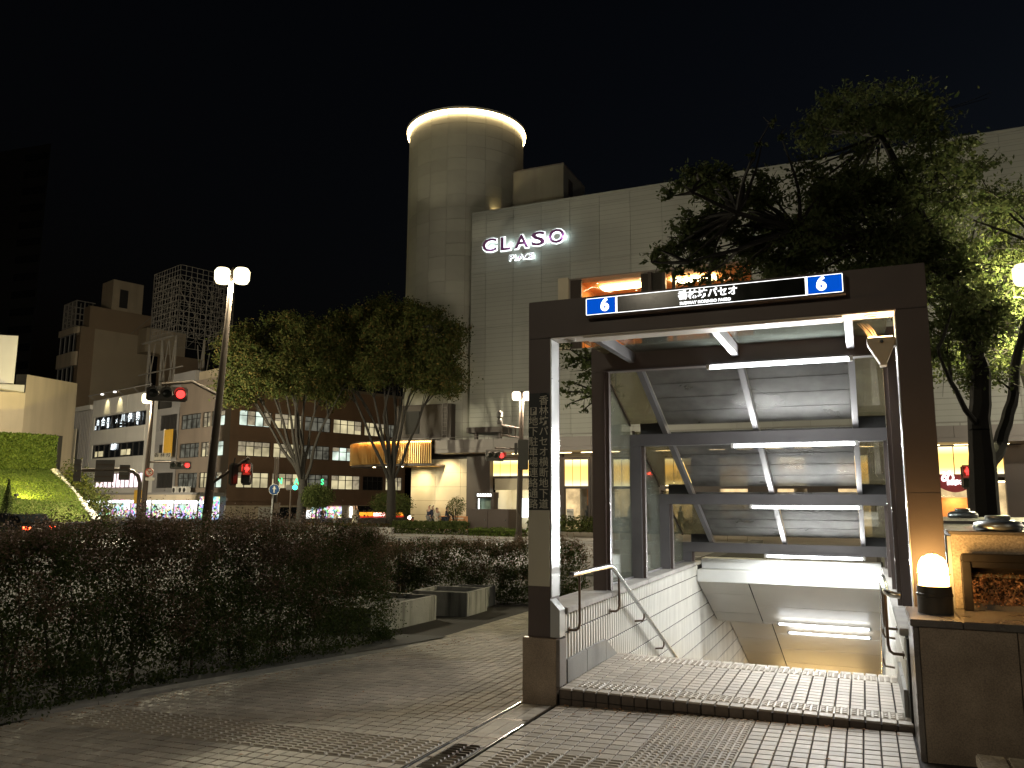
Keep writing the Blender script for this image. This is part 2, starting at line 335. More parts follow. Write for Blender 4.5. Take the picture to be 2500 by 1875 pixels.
# plaza paving: a dark joint bed, and every tile on it
PX, PY = .0975, .1
bed = MB(); st = .5; bx = [-7+st*i for i in range(27)]; by = [-7+st*i for i in range(33)]
bx = sorted(set([b for b in bx if not .2 < b < 2.8]+[.25, 2.75])); by = sorted(set(by+[1.52])); bi = {}
for i, x in enumerate(bx):
    for j, y in enumerate(by): bi[i,j] = len(bed.v); bed.v.append((x, y, gz(x,y)-.016))
for i in range(len(bx)-1):
    for j in range(len(by)-1):
        if bx[i] >= .25 and bx[i+1] <= 2.75 and by[j] >= 1.5: continue
        bed.f.append((bi[i,j], bi[i+1,j], bi[i+1,j+1], bi[i,j+1]))
plaza = struct(bed.build('plaza_pavement', M['joint']))
TILT = (-.011, -.033, 0)
def tile_mb(wx, wy, h=.020, c=.0025):
    a, b = wx/2, wy/2; m = MB()
    m.add([(-a,-b,-h),(a,-b,-h),(a,b,-h),(-a,b,-h),(-a,-b,-c),(a,-b,-c),(a,b,-c),(-a,b,-c),(-a+c,-b+c,0),(a-c,-b+c,0),(a-c,b-c,0),(-a+c,b-c,0)],
          [(8,9,10,11),(4,5,9,8),(5,6,10,9),(6,7,11,10),(7,4,8,11),(0,1,5,4),(1,2,6,5),(2,3,7,6),(3,0,4,7)]); return m
def studs(m, nx, ny, wx, wy, bar=False):
    for i in range(nx):
        for j in range(ny):
            x = (i+.5)/nx*wx-wx/2; y = (j+.5)/ny*wy-wy/2
            a, b, h = (wx/nx*.42, wy/ny*.24, .0095) if bar else (wx/nx*.38, wy/ny*.38, .0080)
            k = .62 if not bar else .86; kb = .62
            m.add([(x-a,y-b,0),(x+a,y-b,0),(x+a,y+b,0),(x-a,y+b,0),(x-a*k,y-b*kb,h),(x+a*k,y-b*kb,h),(x+a*k,y+b*kb,h),(x-a*k,y+b*kb,h)],
                  [(4,5,6,7),(0,1,5,4),(1,2,6,5),(2,3,7,6),(3,0,4,7)])
    return m
ME_tile = mesh_only(tile_mb(PX-.0085, PY-.011), 'paving_tile', M['pave'])
ME_bar = mesh_only(studs(tile_mb(2*PX-.006, .244), 2, 5, 2*PX-.01, .24, True), 'tactile_tile', M['tact'])
ME_dot = mesh_only(studs(tile_mb(2*PX-.006, .194), 4, 4, 2*PX-.012, .19), 'tactile_tile', M['tact'])
ME_dots = mesh_only(studs(tile_mb(2*PX-.006, .144), 4, 3, 2*PX-.012, .14), 'tactile_tile', M['tact'])
def hedge_x(y): return -2.87+.274*(y+.55)-.10
tact = []
for k in range(15):
    for j in range(2): tact.append((-.055-2*PX*(k+.5), -1.23-.25*(j+.5), ME_bar))
for k in range(4):
    for j in range(2): tact.append((1.14-2*PX*(k+.5), -1.23-.25*(j+.5), ME_bar))
for k in range(3):
    for j in range(10): tact.append((1.14+2*PX*(k+.5), -.03-.2*(j+.5), ME_dot))
for (x, y, me) in tact: inst(me, 'tactile_tile', plaza, (x, y, gz(x,y)), TILT)
cells = []
for i in range(-46, 17):
    for j in range(-90, 32):
        x = 1.14+PX*(i+.5); y = -.03-PY*(j+.5)
        if x > 2.70 or x < hedge_x(min(y, 3.2))-.4: continue
        if -.06 < x < .25 and y < -.03: continue
        if x > -.0 and y > -.03: continue
        if -.04 < x < .3 and -.04 < y < .25: continue
        if -1.73 < y < -1.23 and (-2.98 < x < -.05 or .36 < x < 1.14): continue
        if 1.14 < x < 1.725 and -2.03 < y < -.03: continue
        cells.append((x, y))
def vis_key(c):
    d = Vector((c[0], c[1], .05))-CAMP; z = d.dot(_f); u = 1250+FPX*d.dot(_r2)/z; v = 937.5-FPX*d.dot(_u2)/z
    return d.length if (0 < u < 2500 and v < 1880 and z > 0) else 1e3+d.length
cells.sort(key=vis_key)
for (x, y) in cells[:300]: inst(ME_tile, 'paving_tile', plaza, (x, y, gz(x,y)+random.uniform(-.001,.001)), TILT)
tv = np.array([v.co[:] for v in ME_tile.vertices]); tf = [tuple(p.vertices) for p in ME_tile.polygons]
rest = MB()
for (x, y) in cells[300:]:
    z0 = gz(x,y)+random.uniform(-.0012,.0012); b = len(rest.v); sx = gz(x+.05,y)-gz(x-.05,y); sy = gz(x,y+.05)-gz(x,y-.05)
    rest.v += [(x+v[0], y+v[1], z0+v[2]+v[0]*sx*10+v[1]*sy*10) for v in tv]; rest.f += [tuple(i+b for i in f) for f in tf]
o = rest.build('paving_tiles', M['pave'], plaza, local=True); o['kind'] = 'stuff'

# drain with tiled lids along the plaza
drain = thing('drain_cover', 'tiled channel drain cover edged with two steel rails beside the left portal post', 'drain', (.1, -1.5, gz(.1,-1.5)))
def gbar(x0, x1, y0, y1, up, nm, mat, par, dn=.02):
    m = MB(); vs = [(x,y,gz(x,y)+h) for h in (-dn, up) for (x,y) in ((x0,y0),(x1,y0),(x1,y1),(x0,y1))]
    m.add(vs, [(0,3,2,1),(4,5,6,7),(0,1,5,4),(1,2,6,5),(2,3,7,6),(3,0,4,7)]); return m.build(nm, mat, par)
for x in (-.042, .244): gbar(x-.006, x+.006, -3.2, -.045, .004, 'rail', M['steel'], drain)
for x in (-.030, .230): gbar(x-.005, x+.005, -3.2, -.045, -.003, 'seal', M['dark'], drain)
for k in range(7):
    y = -.055-.497*k; gbar(-.02, .222, y-.012, y, -.001, 'lid_edge', M['brown_metal'], drain); gbar(-.02, .222, y-.497+.006, y-.497+.018, -.001, 'lid_edge', M['brown_metal'], drain)
    for a in range(3):
        for b in range(5):
            x0, x1 = ((-.018,.012),(.018,.118),(.124,.220))[a]; ya = y-.018-b*.0935
            if -1.73 < ya < -1.2 and a > 0: continue
            gbar(x0, x1, ya-.088, ya, -.0005, 'lid_tile', M['pave'], drain, .008)
    if k in (2, 3):
        for b in range(2): inst(ME_bar, 'lid_tile', drain, Vector((.12, -1.355-.25*b, gz(.12,-1.355-.25*b)-.001))-drain.location, TILT)

# ================================================================ STAIR LANDING
land = thing('stair_landing', 'tiled landing step with tactile rows at the head of the subway stairs', 'step', (1.49, .75, .05))
LZ = .134
MB().box(.268, 2.712, -.022, 1.545, -.12, LZ-.017).build('landing_bed', M['joint'], land)
ny = [(-.03, .07)]+[(.265+.0975*k, .265+.0975*(k+1)) for k in range(10)]+[(1.385, 1.55)]
for (a, b) in ((.07, .24), (1.24, 1.385)):
    pass
ME_lt = mesh_only(tile_mb(PX-.011, PY-.012), 'landing_tile', M['pave'])
nlx = 25
for k in range(nlx):
    x = .275+PX*(k+.5)
    if x > 2.70: continue
    for j in range(16):
        y = -.03+PY*(j+.5)
        tacty = j in (1, 2) or j in (13, 14)
        if tacty and 0 < k < 24: continue
        inst(ME_lt, 'landing_tile', land, Vector((x, y, LZ))-land.location)
for k in range(12):
    x = .275+PX+2*PX*(k+.5)
    if x > 2.66: continue
    for y in (-.03+.2, -.03+1.4):
        inst(ME_dot, 'tactile_tile', land, Vector((x, y, LZ))-land.location)
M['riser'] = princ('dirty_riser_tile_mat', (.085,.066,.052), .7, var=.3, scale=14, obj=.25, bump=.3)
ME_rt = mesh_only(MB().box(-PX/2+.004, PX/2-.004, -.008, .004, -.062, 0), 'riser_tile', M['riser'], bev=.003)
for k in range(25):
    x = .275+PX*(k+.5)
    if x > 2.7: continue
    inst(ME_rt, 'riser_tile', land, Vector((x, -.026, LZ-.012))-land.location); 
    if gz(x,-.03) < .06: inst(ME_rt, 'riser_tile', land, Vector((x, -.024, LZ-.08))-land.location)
gr = [(.02+.9*random.random()) for _ in range(3)]

# stairs going down (below the landing edge)
m = MB()
for k in range(34): m.box(.268, 2.686, 1.545+.302*k, 1.545+.302*(k+1)+.02, LZ-.145*(k+1)-.5, LZ-.145*(k+1))
m.box(.268, 2.686, 11.8, 18, -5.4, LZ-.145*34)
struct(m.build('stairs', M['skirt']))

# ================================================================ STAIRWELL WALLS
CX = 1.475
def mir(x): return 2*CX-x
RIBP, ROWS = .0725, [(.517,.660)]+[(.517-.235*(k+1), .517-.235*k) for k in range(9)]
ME_rib = mesh_only(tile_mb(.235-.010, RIBP-.031, .016, .005), 'slim_tile', M['rib'])
ME_rib0 = mesh_only(tile_mb(.143-.010, RIBP-.031, .016, .005), 'slim_tile', M['rib'])
def stair_wall(side):
    L = side < 0; fx = (lambda x: x) if L else mir
    sx = .262 if L else mir(.262)
    t = thing('stairwell_wall', 'cream slim tiled stairwell wall with the handrail post standing before it' if L else 'cream slim tiled stairwell wall below the globe lamp', 'wall', (fx(.13), 3, -.5))
    m = MB(); m.box(*sorted((fx(.0),fx(.252))), .13 if L else .02, 14, -5.2, .664); m.build('wall_core', M['grout'], t)
    if L:
        m = MB(); m.box(-.012, -.001, .21, 6.0, -.4, .664); m.build('outer_facing', M['granite'], t)
    for k, (y0, y1) in enumerate([(.02,.13),(.13,1.36),(1.362,2.75),(2.752,4.10),(4.102,5.50),(5.502,5.9)]):
        if k == 0: continue
        m = MB(); m.box(*sorted((fx(-.03),fx(.288))), y0, y1-.004, .666, .714); m.build('coping', M['coping'], t, bev=.006)
    cells = []
    for j, (z0, z1) in enumerate(ROWS):
        for i in range(180):
            y = .135+RIBP*(i+.5)
            if y > 12.5: continue
            zt = .134-.48*max(0, y-1.5)
            if (z0+z1)/2 < zt-.1: continue
            if y > 5.6 and z1 > .44-.477*(y-5.63)+.25 and y < 7.16: continue
            if y >= 7.16 and z1 > .112-.477*(y-7.165)+.25: continue
            cells.append((y, (z0+z1)/2, j))
    cells.sort(key=lambda c: (Vector((sx, c[0], c[1]))-CAMP).length)
    rot = (0, PI/2, 0) if L else (0, -PI/2, 0)
    for (y, z, j) in cells[:300]: inst(ME_rib0 if j == 0 else ME_rib, 'slim_tile', t, Vector((sx, y, z))-t.location, rot)
    if len(cells) > 300:
        m = MB(); sg = 1 if L else -1
        for (y, z, j) in cells[300:]:
            me = ME_rib0 if j == 0 else ME_rib; b = len(m.v)
            m.v += [(sx+sg*v.co.z, y+v.co.y, z-sg*v.co.x) for v in me.vertices]; m.f += [tuple(q+b for q in p.vertices) for p in me.polygons]
        o = m.build('slim_tiles', M['rib'], t); o['kind'] = 'stuff'
    # skirting
    for (y0, y1) in ((.135,.62),(.624,1.162)):
        m = MB(); m.box(*sorted((fx(.258),fx(.284))), y0, y1, .135, .316); m.build('skirting', M['skirt'], t, bev=.004)
    m = MB(); m.prism([(fx(.258),1.166,.135),(fx(.258),1.166,.316),(fx(.258),1.60,.09),(fx(.258),12,-4.9),(fx(.258),12,-5.15),(fx(.258),1.56,-.1)], (.026 if L else -.026,0,0)); m.build('skirting', M['skirt'], t)
    return t
stair_wall(-1); stair_wall(1)

# handrails
def handrail(L):
    fx = (lambda x: x) if L else mir
    t = thing('handrail', 'stainless handrail with brown brackets on the wall beside the signboard post' if L else 'stainless handrail with its end turned into the wall under the globe lamp', 'handrail', (fx(.36), .3, .134))
    hx = fx(.36); pts = [(hx,.02,.982),(hx,.5,.981),(hx,1.02,.978)]
    pts += [(hx,1.08,.972),(hx,1.14,.955)]+[(hx,1.2+.3*k,.932-.1443*k) for k in range(34)]
    if not L: pts = [(fx(.275),-.03,.945),(fx(.335),-.03,.955),(hx,-.005,.965)]+pts[0:]
    MB().tube(pts, .021, 14).build('rail', M['steel'], t, smooth=True)
    if L: MB().lathe([(0,-.003),(.023,0),(.023,.03)], (hx,.018,.982), 14, (0,1,0)).build('end_cap', M['steel'], t, smooth=True)
    for (y, z, zb) in ((.21,.962,.53),(1.34,.842,.54)):
        p = [(hx,y,z),(hx,y,zb+.06),(fx(.352),y,zb+.02),(fx(.33),y,zb+.003),(fx(.262),y,zb)]
        MB().tube(p, .0105, 10).build('bracket', M['brown_metal'], t, smooth=True)
        MB().lathe([(.0,0),(.026,0),(.026,.006),(0,.006)], (fx(.268),y,zb), 14, (1 if L else -1,0,0)).build('wall_plate', M['brown_metal'], t)
    for y in (2.25, 3.1, 4.0, 5.0, 6.0, 7.0):
        z = .932-.481*(y-1.2)
        p = [(hx,y,z),(hx,y,z-.05),(fx(.345),y,z-.085),(fx(.262),y,z-.095)]
        MB().tube(p, .0105, 8).build('bracket', M['brown_metal'], t, smooth=True)
handrail(True); handrail(False)

# white beam and sloping ceiling
ceil = thing('stairwell_ceiling', 'sloping panelled ceiling with a bright white beam above the descending stairs', 'ceiling', (CX, 8, 0))
MB().box(.286, 2.664, 5.90, 6.2, .606, .748).build('beam_upper', M['lintel'], ceil, bev=.004)
MB().box(.27, 2.68, 5.62, 6.0, .44, .604).build('beam_lower', M['lintel'], ceil, bev=.006)
def cz1(y): return .437-.477*(y-5.63)
def cz2(y): return .112-.477*(y-7.165)
def cpanel(x0, x1, y0, y1, f):
    e = .009; m = MB(); m.prism([(x0+e,y0+e,f(y0+e)),(x1-e,y0+e,f(y0+e)),(x1-e,y1-e,f(y1-e)),(x0+e,y1-e,f(y1-e))], (0,0,.02)); m.build('ceiling_panel', M['ceil'], ceil)
for (x0, x1, br, f) in ((.27,.97,(5.63,6.05,6.79,7.16),cz1),(.97,2.68,(5.63,6.45,7.16),cz1),(.27,.97,(7.17,8.4,9.17,9.94,10.72,11.5,12.3,13),cz2),(.97,2.68,(7.17,8.1,8.85,9.62,10.42,11.2,12,13),cz2)):
    for a, b in zip(br, br[1:]): cpanel(x0, x1, a, b, f)
m = MB(); m.prism([(.262,6.21,cz1(6.21)+.022),(.262,7.16,cz1(7.16)+.022),(.262,7.16,.18),(.262,13,cz2(13)+.022),(.262,13,cz2(13)+.5),(.262,6.21,.75)], (2.426,0,0)); m.build('ceiling_core', M['dark'], ceil)
MB().box(.27, 2.68, 7.15, 7.162, cz1(7.16), cz2(7.165)).build('riser_panel', M['ceil'], ceil)
def tubelamp(name, parent, x0, x1, y, z, mat, r=.016, hang=.05, body=True, down=16., front=12., col=(.98,.98,.95)):
    t = MB().tube([(x0+.03,y,z),(x1-.03,y,z)], r, 12).build(name, mat, parent, smooth=True)
    for (a, b) in ((x0, x0+.035),(x1-.035, x1)): MB().box(a, b, y-.02, y+.02, z-.02, z+.03).build('end_cap', M['cap'], t, bev=.004)
    lamp('AREA', 'tube_light', ((x0+x1)/2, y, z-r-.004), down, col, parent, size=(x1-x0-.06, .03))
    if front: lamp('AREA', 'tube_light', ((x0+x1)/2, y-r-.004, z), front, col, parent, size=(x1-x0-.06, .03), rot=(-PI/2,0,0))
    if body: MB().box(x0+.02, x1-.02, y+.022, y+.06, z-.005, z+.035).build('lamp_body', M['cap'], t, bev=.004)
    return t
tubelamp('fluorescent_tube', ceil, 1.20, 2.50, 6.86, cz1(6.86)-.10, M['tube2'], body=False, down=9, front=0)
tubelamp('fluorescent_tube', ceil, 1.20, 2.50, 8.46, cz2(8.46)-.10, M['tube2'], body=False, down=9, front=0)
tubelamp('fluorescent_tube', ceil, .6, 2.3, 12.4, cz2(12.4)-.06, M['tube_w'], r=.03, down=45, front=25, col=(1,.64,.24))
MB().box(.26, 2.69, 13.0, 13.1, -5.3, cz2(13)+.4).build('end_wall', M['lintel'], ceil)
# ================================================================ SUBWAY ENTRANCE CANOPY
ent = thing('subway_entrance', 'dark bronze subway stair portal with lit number 6 signs and glazed sloping roof', 'subway entrance', (CX, 0, .1))
TOP, INN, D = 3.202, 2.887, .209
for L in (1, 0):
    fx = (lambda x: x) if L else mir
    X = lambda a, b: sorted((fx(a), fx(b)))
    xo, xi = (0, .189) if L else (-.012, .188)
    MB().box(*X(xo, xi), 0, D, .492 if L else .72, INN-.001).build('portal_post', M['bronze'], ent, bev=.003)
    MB().box(*X(xi+.0005, xi+.006), .006, D-.006, .80, INN-.012).build('inner_lining', M['alu'], ent)
    for y in (.012, D-.012): MB().box(*X(xi+.006, xi+.0085), y-.003, y+.003, .80, INN-.012).build('lining_bead', M['steel'], ent)
    if L:
        m = MB(); m.prism([(.19,-.002,.70),(.19,-.002,.785),(.268,-.002,.705),(.268,-.002,.5),(.19,-.002,.5)], (0,.128,0)); m.build('post_shoulder', M['alu'], ent)
        m = MB(); m.add([(-.034,-.032,gz(-.034,0)-.02),(.247,-.032,gz(.25,0)-.02),(.247,.24,gz(.25,.2)-.02),(-.034,.24,gz(0,.2)-.02),(-.034,-.032,.491),(.247,-.032,.491),(.247,.24,.491),(-.034,.24,.491)],
              [(0,3,2,1),(4,5,6,7),(0,1,5,4),(1,2,6,5),(2,3,7,6),(3,0,4,7)]); m.build('plinth', M['granite'], ent, bev=.004)
        MB().box(.2475, .277, -.028, .128, .137, .488).build('plinth_return', M['granite_c'], ent, bev=.003)
MB().box(0, 2.962, 0, D, INN, TOP).build('lintel', M['bronze'], ent, bev=.003)
MB().box(.12, 2.84, -.004, .0, INN+.002, 2.992).build('lintel_trim', M['bronze'], ent, bev=.001)
MB().box(.197, 2.755, .004, D-.004, INN-.008, INN-.001).build('soffit', M['soffit'], ent)
MB().box(.47, 2.42, .02, D-.01, INN-.022, INN-.009).build('soffit_tray', M['soffit'], ent, bev=.003)
for (x, y) in ((.325,.105),(2.61,.105)):
    o = MB().lathe([(.052,0),(.052,-.008),(.044,-.011),(.042,-.004),(.02,-.004),(0,-.004)], (x,y,INN-.008), 24).build('downlight', M['cap'], ent, smooth=True)
    MB().lathe([(.0,-.006),(.041,-.006),(.041,-.005)], (x,y,INN-.008), 20).build('lens', M['steel'], o)
F = [(1.428,2.818,3.06),(2.792,2.176,2.306),(4.164,1.523,1.65),(5.532,.855,.99)]
for n, (fy, zb, zt) in enumerate(F):
    for L in (1, 0):
        fx = (lambda x: x) if L else mir
        X = lambda a, b: sorted((fx(a), fx(b)))
        MB().box(*X(.082,.213), fy, fy+.12, .715, zb-.001).build('frame_post', M['bronze' if n == 0 else 'bronze2'], ent, bev=.003)
        MB().box(*X(.2135,.246), fy+.03, fy+.10, .715, zb-.002).build('glazing_bar', M['bronze'], ent)
        MB().box(*X(.246,.2485), fy+.028, fy+.034, .715, zb-.002).build('bead', M['steel'], ent)
        if n: MB().box(*X(.214,.478), fy+.002, fy+.05, zt+.001, zt+.125).build('roof_upstand', M['dark'], ent)
    MB().box(.082, mir(.082), fy, fy+.12, zb, zt).build('frame_beam', M['bronze' if n == 0 else 'bronze2'], ent, bev=.003)
    MB().box(.25, mir(.25), fy-.003, fy+.0, zb+.002, zb+.012).build('beam_bead', M['bronze2'], ent)
    tubelamp('fluorescent_tube', ent, 1.215, 2.472, fy-.03, zb-.026, M['tube'], r=.018, body=False)
    MB().box(1.26, 2.43, fy-.045, fy-.001, zb+.0, zb+.018).build('lamp_body', M['bronze2'], ent)
def rz(y): return 2.307-.48*(y-2.79)
for x in (.50, 1.478, 2.456):
    MB().box(x-.03, x+.03, D+.001, 1.427, 2.886, 2.985).build('roof_bar', M['bronze2'], ent, bev=.003)
    m = MB(); m.prism([(x-.028,1.549,rz(1.549)),(x-.028,5.70,rz(5.70)),(x-.028,5.70,rz(5.70)+.085),(x-.028,1.549,rz(1.549)+.085)], (.056,0,0)); m.build('roof_bar', M['bronze2'], ent)
for (a, b) in ((.215,.469),(.531,1.447),(1.509,2.425),(2.487,mir(.215))):
    MB().box(a, b, D+.002, 1.425, 2.992, 3.0).build('roof_pane', M['roof_clear'] if b-a < .5 else M['side_glass'], ent)
for (x0, x1) in ((.532,1.446),(1.51,2.424)):
    for (y0, y1) in ((1.56,2.76),(2.92,4.13),(4.29,5.50)):
        for k in range(5):
            a = y0+(y1-y0)*k/5; b = y0+(y1-y0)*(k+1)/5+.02
            m = MB(); m.prism([(x0,a,rz(a)+.088),(x1,a,rz(a)+.088),(x1,b,rz(b)+.093),(x0,b,rz(b)+.093)], (0,0,.004)); m.build('roof_pane', M['roof_grey'], ent)
for L in (1, 0):
    fx = (lambda x: x) if L else mir
    for (y0, y1) in ((1.56,2.78),(2.92,4.15),(4.29,5.52)):
        m = MB(); m.prism([(fx(.10),y0,rz(y0)+.10),(fx(.466),y0,rz(y0)+.10),(fx(.466),y1-.02,rz(y1)+.11),(fx(.10),y1-.02,rz(y1)+.11)], (0,0,.006)); m.build('roof_pane', M['roof_clear'], ent)
        m = MB(); m.prism([(fx(.092),y0,.735),(fx(.092),y1,.735),(fx(.092),y1,rz(y1)+.085),(fx(.092),y0,rz(y0)+.085)], (.008 if L else -.008,0,0)); m.build('side_pane', M['side_glass'], ent)
        m = MB(); m.prism([(fx(.082),y0,rz(y0)+.088),(fx(.082),y1,rz(y1)+.088),(fx(.082),y1,rz(y1)+.118),(fx(.082),y0,rz(y0)+.118)], (.03 if L else -.03,0,0)); m.build('eaves_bar', M['bronze'], ent)
        MB().box(*sorted((fx(.075),fx(.115))), y0-.01, y1, .716, .735).build('sill', M['bronze2'], ent)
# right-hand side seen through the entrance: grey service panels beyond the glass are built with the granite block
for x in (.62, 1.475, 2.33): MB().box(x-.0012, x+.0012, -.0012, .0, 3.0, TOP-.004).build('panel_joint', M['dark'], ent)
for (a, b) in ((.002,.187),(2.764,2.96)): MB().box(a, b, -.0012, .0, 2.884, 2.8865).build('panel_joint', M['dark'], ent)
MB().box(2.764, 2.96, -.0012, .0, 1.62, 1.6225).build('panel_joint', M['dark'], ent)
for z in (.95,1.35,1.75,2.15,2.55):
    for y in (.03, .18):
        for sx_ in (.1955, mir(.1945)): MB().lathe([(0,-.0015),(.006,-.001),(.006,.001),(0,.0015)], (sx_,y,z), 8, (1,0,0)).build('rivet', M['steel'], ent)
# illuminated sign
sg = MB().box(.522, 2.452, -.085, -.006, 3.012, 3.172).build('lit_sign', M['bronze'], ent, bev=.003)
MB().box(.532, 2.442, -.089, -.086, 3.020, 3.164).build('sign_face', M['sign_black'], sg)
def sp_(a, b, c, d, nm, mat, y=-.0915): MB().box(a, b, y, y+.002, c, d).build(nm, mat, sg)
sp_(.540,.775,3.030,3.156,'number_panel',M['sign_blue']); sp_(2.205,2.432,3.030,3.156,'number_panel',M['sign_blue'])
sp_(.777,.791,3.024,3.160,'light_strip',M['sign_white']); sp_(2.187,2.203,3.024,3.160,'light_strip',M['sign_white'])
sp_(.792,2.186,3.157,3.160,'light_strip',M['sign_white']); sp_(.792,2.186,3.024,3.027,'light_strip',M['sign_white'])
sp_(.536,.775,3.157,3.160,'light_strip',M['sign_white']); sp_(.536,.775,3.025,3.028,'light_strip',M['sign_white']); sp_(.534,.538,3.028,3.157,'light_strip',M['sign_white'])
sp_(2.205,2.436,3.157,3.160,'light_strip',M['sign_white']); sp_(2.205,2.436,3.025,3.028,'light_strip',M['sign_white']); sp_(2.433,2.437,3.028,3.157,'light_strip',M['sign_white'])
for x in (.690, 2.295): text('numeral', '6', .138, M['sign_white'], sg, (x,-.0945,3.094), FRONT, bold=.0055)
text('lettering', '香林坊パセオ', .088, M['sign_white'], sg, (1.495,-.0945,3.108), FRONT, bold=.002, width=.44)
text('lettering', 'SUBWAY KORINBO PASEO', .03, M['sign_white'], sg, (1.475,-.0945,3.048), FRONT, bold=.0008, width=.38)
# vertical signboard on the left post
pb = MB().box(.004, .185, -.006, -.001, 1.482, 2.43).build('post_sign', M['black_panel'], ent)
MB().box(.004, .185, -.0085, -.001, .885, 1.480).build('cream_panel', M['cream'], ent, bev=.001)
zc = 1.52
for k, ch in enumerate(reversed('香林坊パセオ横断地下道')): text('lettering', ch, .083, M['letter_c'], pb, (.136,-.0075,1.525+.0838*k), FRONT, bold=.0006)
for k, ch in enumerate(reversed('地下駐車場連絡通路')): text('lettering', ch, .083, M['letter_c'], pb, (.046,-.0075,1.525+.0838*k), FRONT, bold=.0006)
MB().box(.018,.074,-.0085,-.006,1.525+.0838*9-.030,1.525+.0838*9+.034).build('parking_mark', M['letter_c'], pb, bev=.001)
text('lettering', 'P', .07, M['black_panel'], pb, (.046,-.0105,1.525+.0838*9+.002), FRONT, bold=.003)

# wall uplighter on the right post, twigs on it
upl = thing('uplight', 'beige tapering wall uplighter with dry twigs on top, high on the right portal post', 'wall lamp', (2.67, .09, 2.5))
m = MB(); m.prism([(2.57,.03,2.705),(2.745,.03,2.705),(2.745,.03,2.655),(2.69,.03,2.525),(2.69,.03,2.505),(2.645,.03,2.505),(2.645,.03,2.525),(2.57,.03,2.66)], (0,.11,0)); m.build('housing', M['beige_metal'], upl, bev=.004)
MB().box(2.735, 2.762, .05, .12, 2.64, 2.70).build('arm', M['beige_metal'], upl, bev=.003)
m = MB(); m.prism([(2.585,.026,2.665),(2.735,.026,2.665),(2.735,.026,2.70),(2.585,.026,2.70)], (0,.004,0)); m.build('front_plate', M['beige_metal'], upl, bev=.002)
MB().lathe([(0,0),(.012,0),(.012,.008),(0,.008)], (2.665,.024,2.672), 10, (0,-1,0)).build('screw', M['steel'], upl)
MB().box(2.58, 2.735, .045, .125, 2.7055, 2.712).build('lens', emit('uplight_lens_mat', (1,.66,.28), 14), upl)
for k in range(7):
    a = random.uniform(-.6,.6); p0 = Vector((2.585+.01*k, .08, 2.70)); p1 = p0+Vector((-.03+.02*a, .02*a, .07)); p2 = p1+Vector((-.03*random.random()-.01+.02*a, .03*a, .05)); MB().tube([p0,p1,p2], [.003,.0022,.001], 5).build('twig', M['twig'], upl)
lamp('AREA', 'uplight_glow', (2.655,.085,2.716), 1.6, (1,.62,.25), upl, size=.10, rot=(PI,0,0))

# ================================================================ GRANITE WALL, GLOBE LAMP, PARAPET BLOCK (right)
gw = thing('granite_wall', 'low brown granite wall carrying the globe lamp beside the stair opening', 'wall', (3.6,-.3,.09))
MB().box(2.712, 6.5, -.60, -.012, -.05, .835).build('wall_core', M['granite_c'], gw)
MB().box(2.712, 2.742, -.624, -.601, .0, .835).build('corner_strip', M['granite_c'], gw, bev=.002)
for k in range(7): MB().box(2.745+.497*k, 2.745+.497*k+.492, -.632, -.601, .0, .833).build('stone_panel', M['granite'], gw, bev=.002)
for k in range(5): MB().box((2.700 if k == 0 else 2.975+.75*(k-1)), 2.972+.75*k, -.648, -.001, .8365, .878).build('coping', M['granite_c'], gw, bev=.004)
gl = thing('globe_lamp', 'warm lit globe lamp with wire cage and dark drum base on granite wall', 'lamp', (2.862,-.29,.879))
gx, gy, g0 = 2.862, -.29, .879
MB().lathe([(.100,0),(.100,.10),(.104,.104),(.104,.118),(.100,.122),(.098,.165),(.09,.168)], (gx,gy,g0), 32).build('base', M['globe_base'], gl, smooth=True)
MB().lathe([(.085,.166),(.088,.19),(.089,.23),(.086,.27),(.076,.31),(.058,.338),(.03,.354),(0,.358)], (gx,gy,g0), 28).build('globe', M['globe'], gl, smooth=True)
for k in range(4):
    a = PI*k/4+.35; pts = []
    for q in range(19):
        b = PI*q/18; r = .096*math.cos(b); z = .17+.195*max(0, math.sin(b))**.75
        pts.append((gx+r*math.cos(a), gy+r*math.sin(a), g0+z))
    MB().tube(pts, .0028, 6).build('cage_wire', M['cage'], gl, smooth=True)
MB().lathe([(.094,.235),(.097,.235),(.097,.241),(.094,.241),(.094,.235)], (gx,gy,g0), 28, None, False).build('cage_ring', M['cage'], gl)

pb2 = thing('granite_block', 'pale speckled granite block with a bronze framed niche behind the globe lamp', 'parapet', (3.9,.5,.86))
MB().box(3.0, 6.4, .0, .06, 1.215, 1.355).build('front_panel', M['granite_l'], pb2, bev=.004)
MB().box(3.0, 3.045, .001, .6, .879, 1.2145).build('side_jamb', M['granite_l'], pb2, bev=.003)
MB().box(3.012, 6.4, .5, .62, .2, 1.2).build('niche_back', M['bronze'], pb2)
MB().box(3.0, 6.4, .0615, 4.6, 1.21, 1.355).build('top_core', M['granite_c'], pb2)
MB().box(2.985, 6.4, -.012, 2.1, 1.356, 1.374).build('cap_stone', M['granite_c'], pb2, bev=.004)
MB().box(2.985, 6.4, 2.104, 4.7, 1.356, 1.40).build('cap_stone', M['granite_c'], pb2, bev=.004)
MB().box(2.978, 2.999, .02, 4.6, .3, 1.34).build('side_panel', M['alu'], pb2)
for z in (.955, 1.005, 1.055, 1.105, 1.155): MB().box(3.05, 6.3, .46, .499, z, z+.03).build('niche_slat', M['bronze'], pb2)
MB().box(3.046, 6.3, .36, .40, 1.055, 1.075).build('niche_ledge', M['cream'], pb2)
M['frame_k'] = princ('black_bronze_mat', (.013,.010,.008), .4, var=.15)
fr = thing('bronze_frame', 'dark bronze rail frame standing on the granite wall before the niche', 'frame', (3.06,-.1,.879))
MB().box(3.042, 3.092, -.10, -.05, .879, 1.185).build('leg', M['frame_k'], fr, bev=.004)
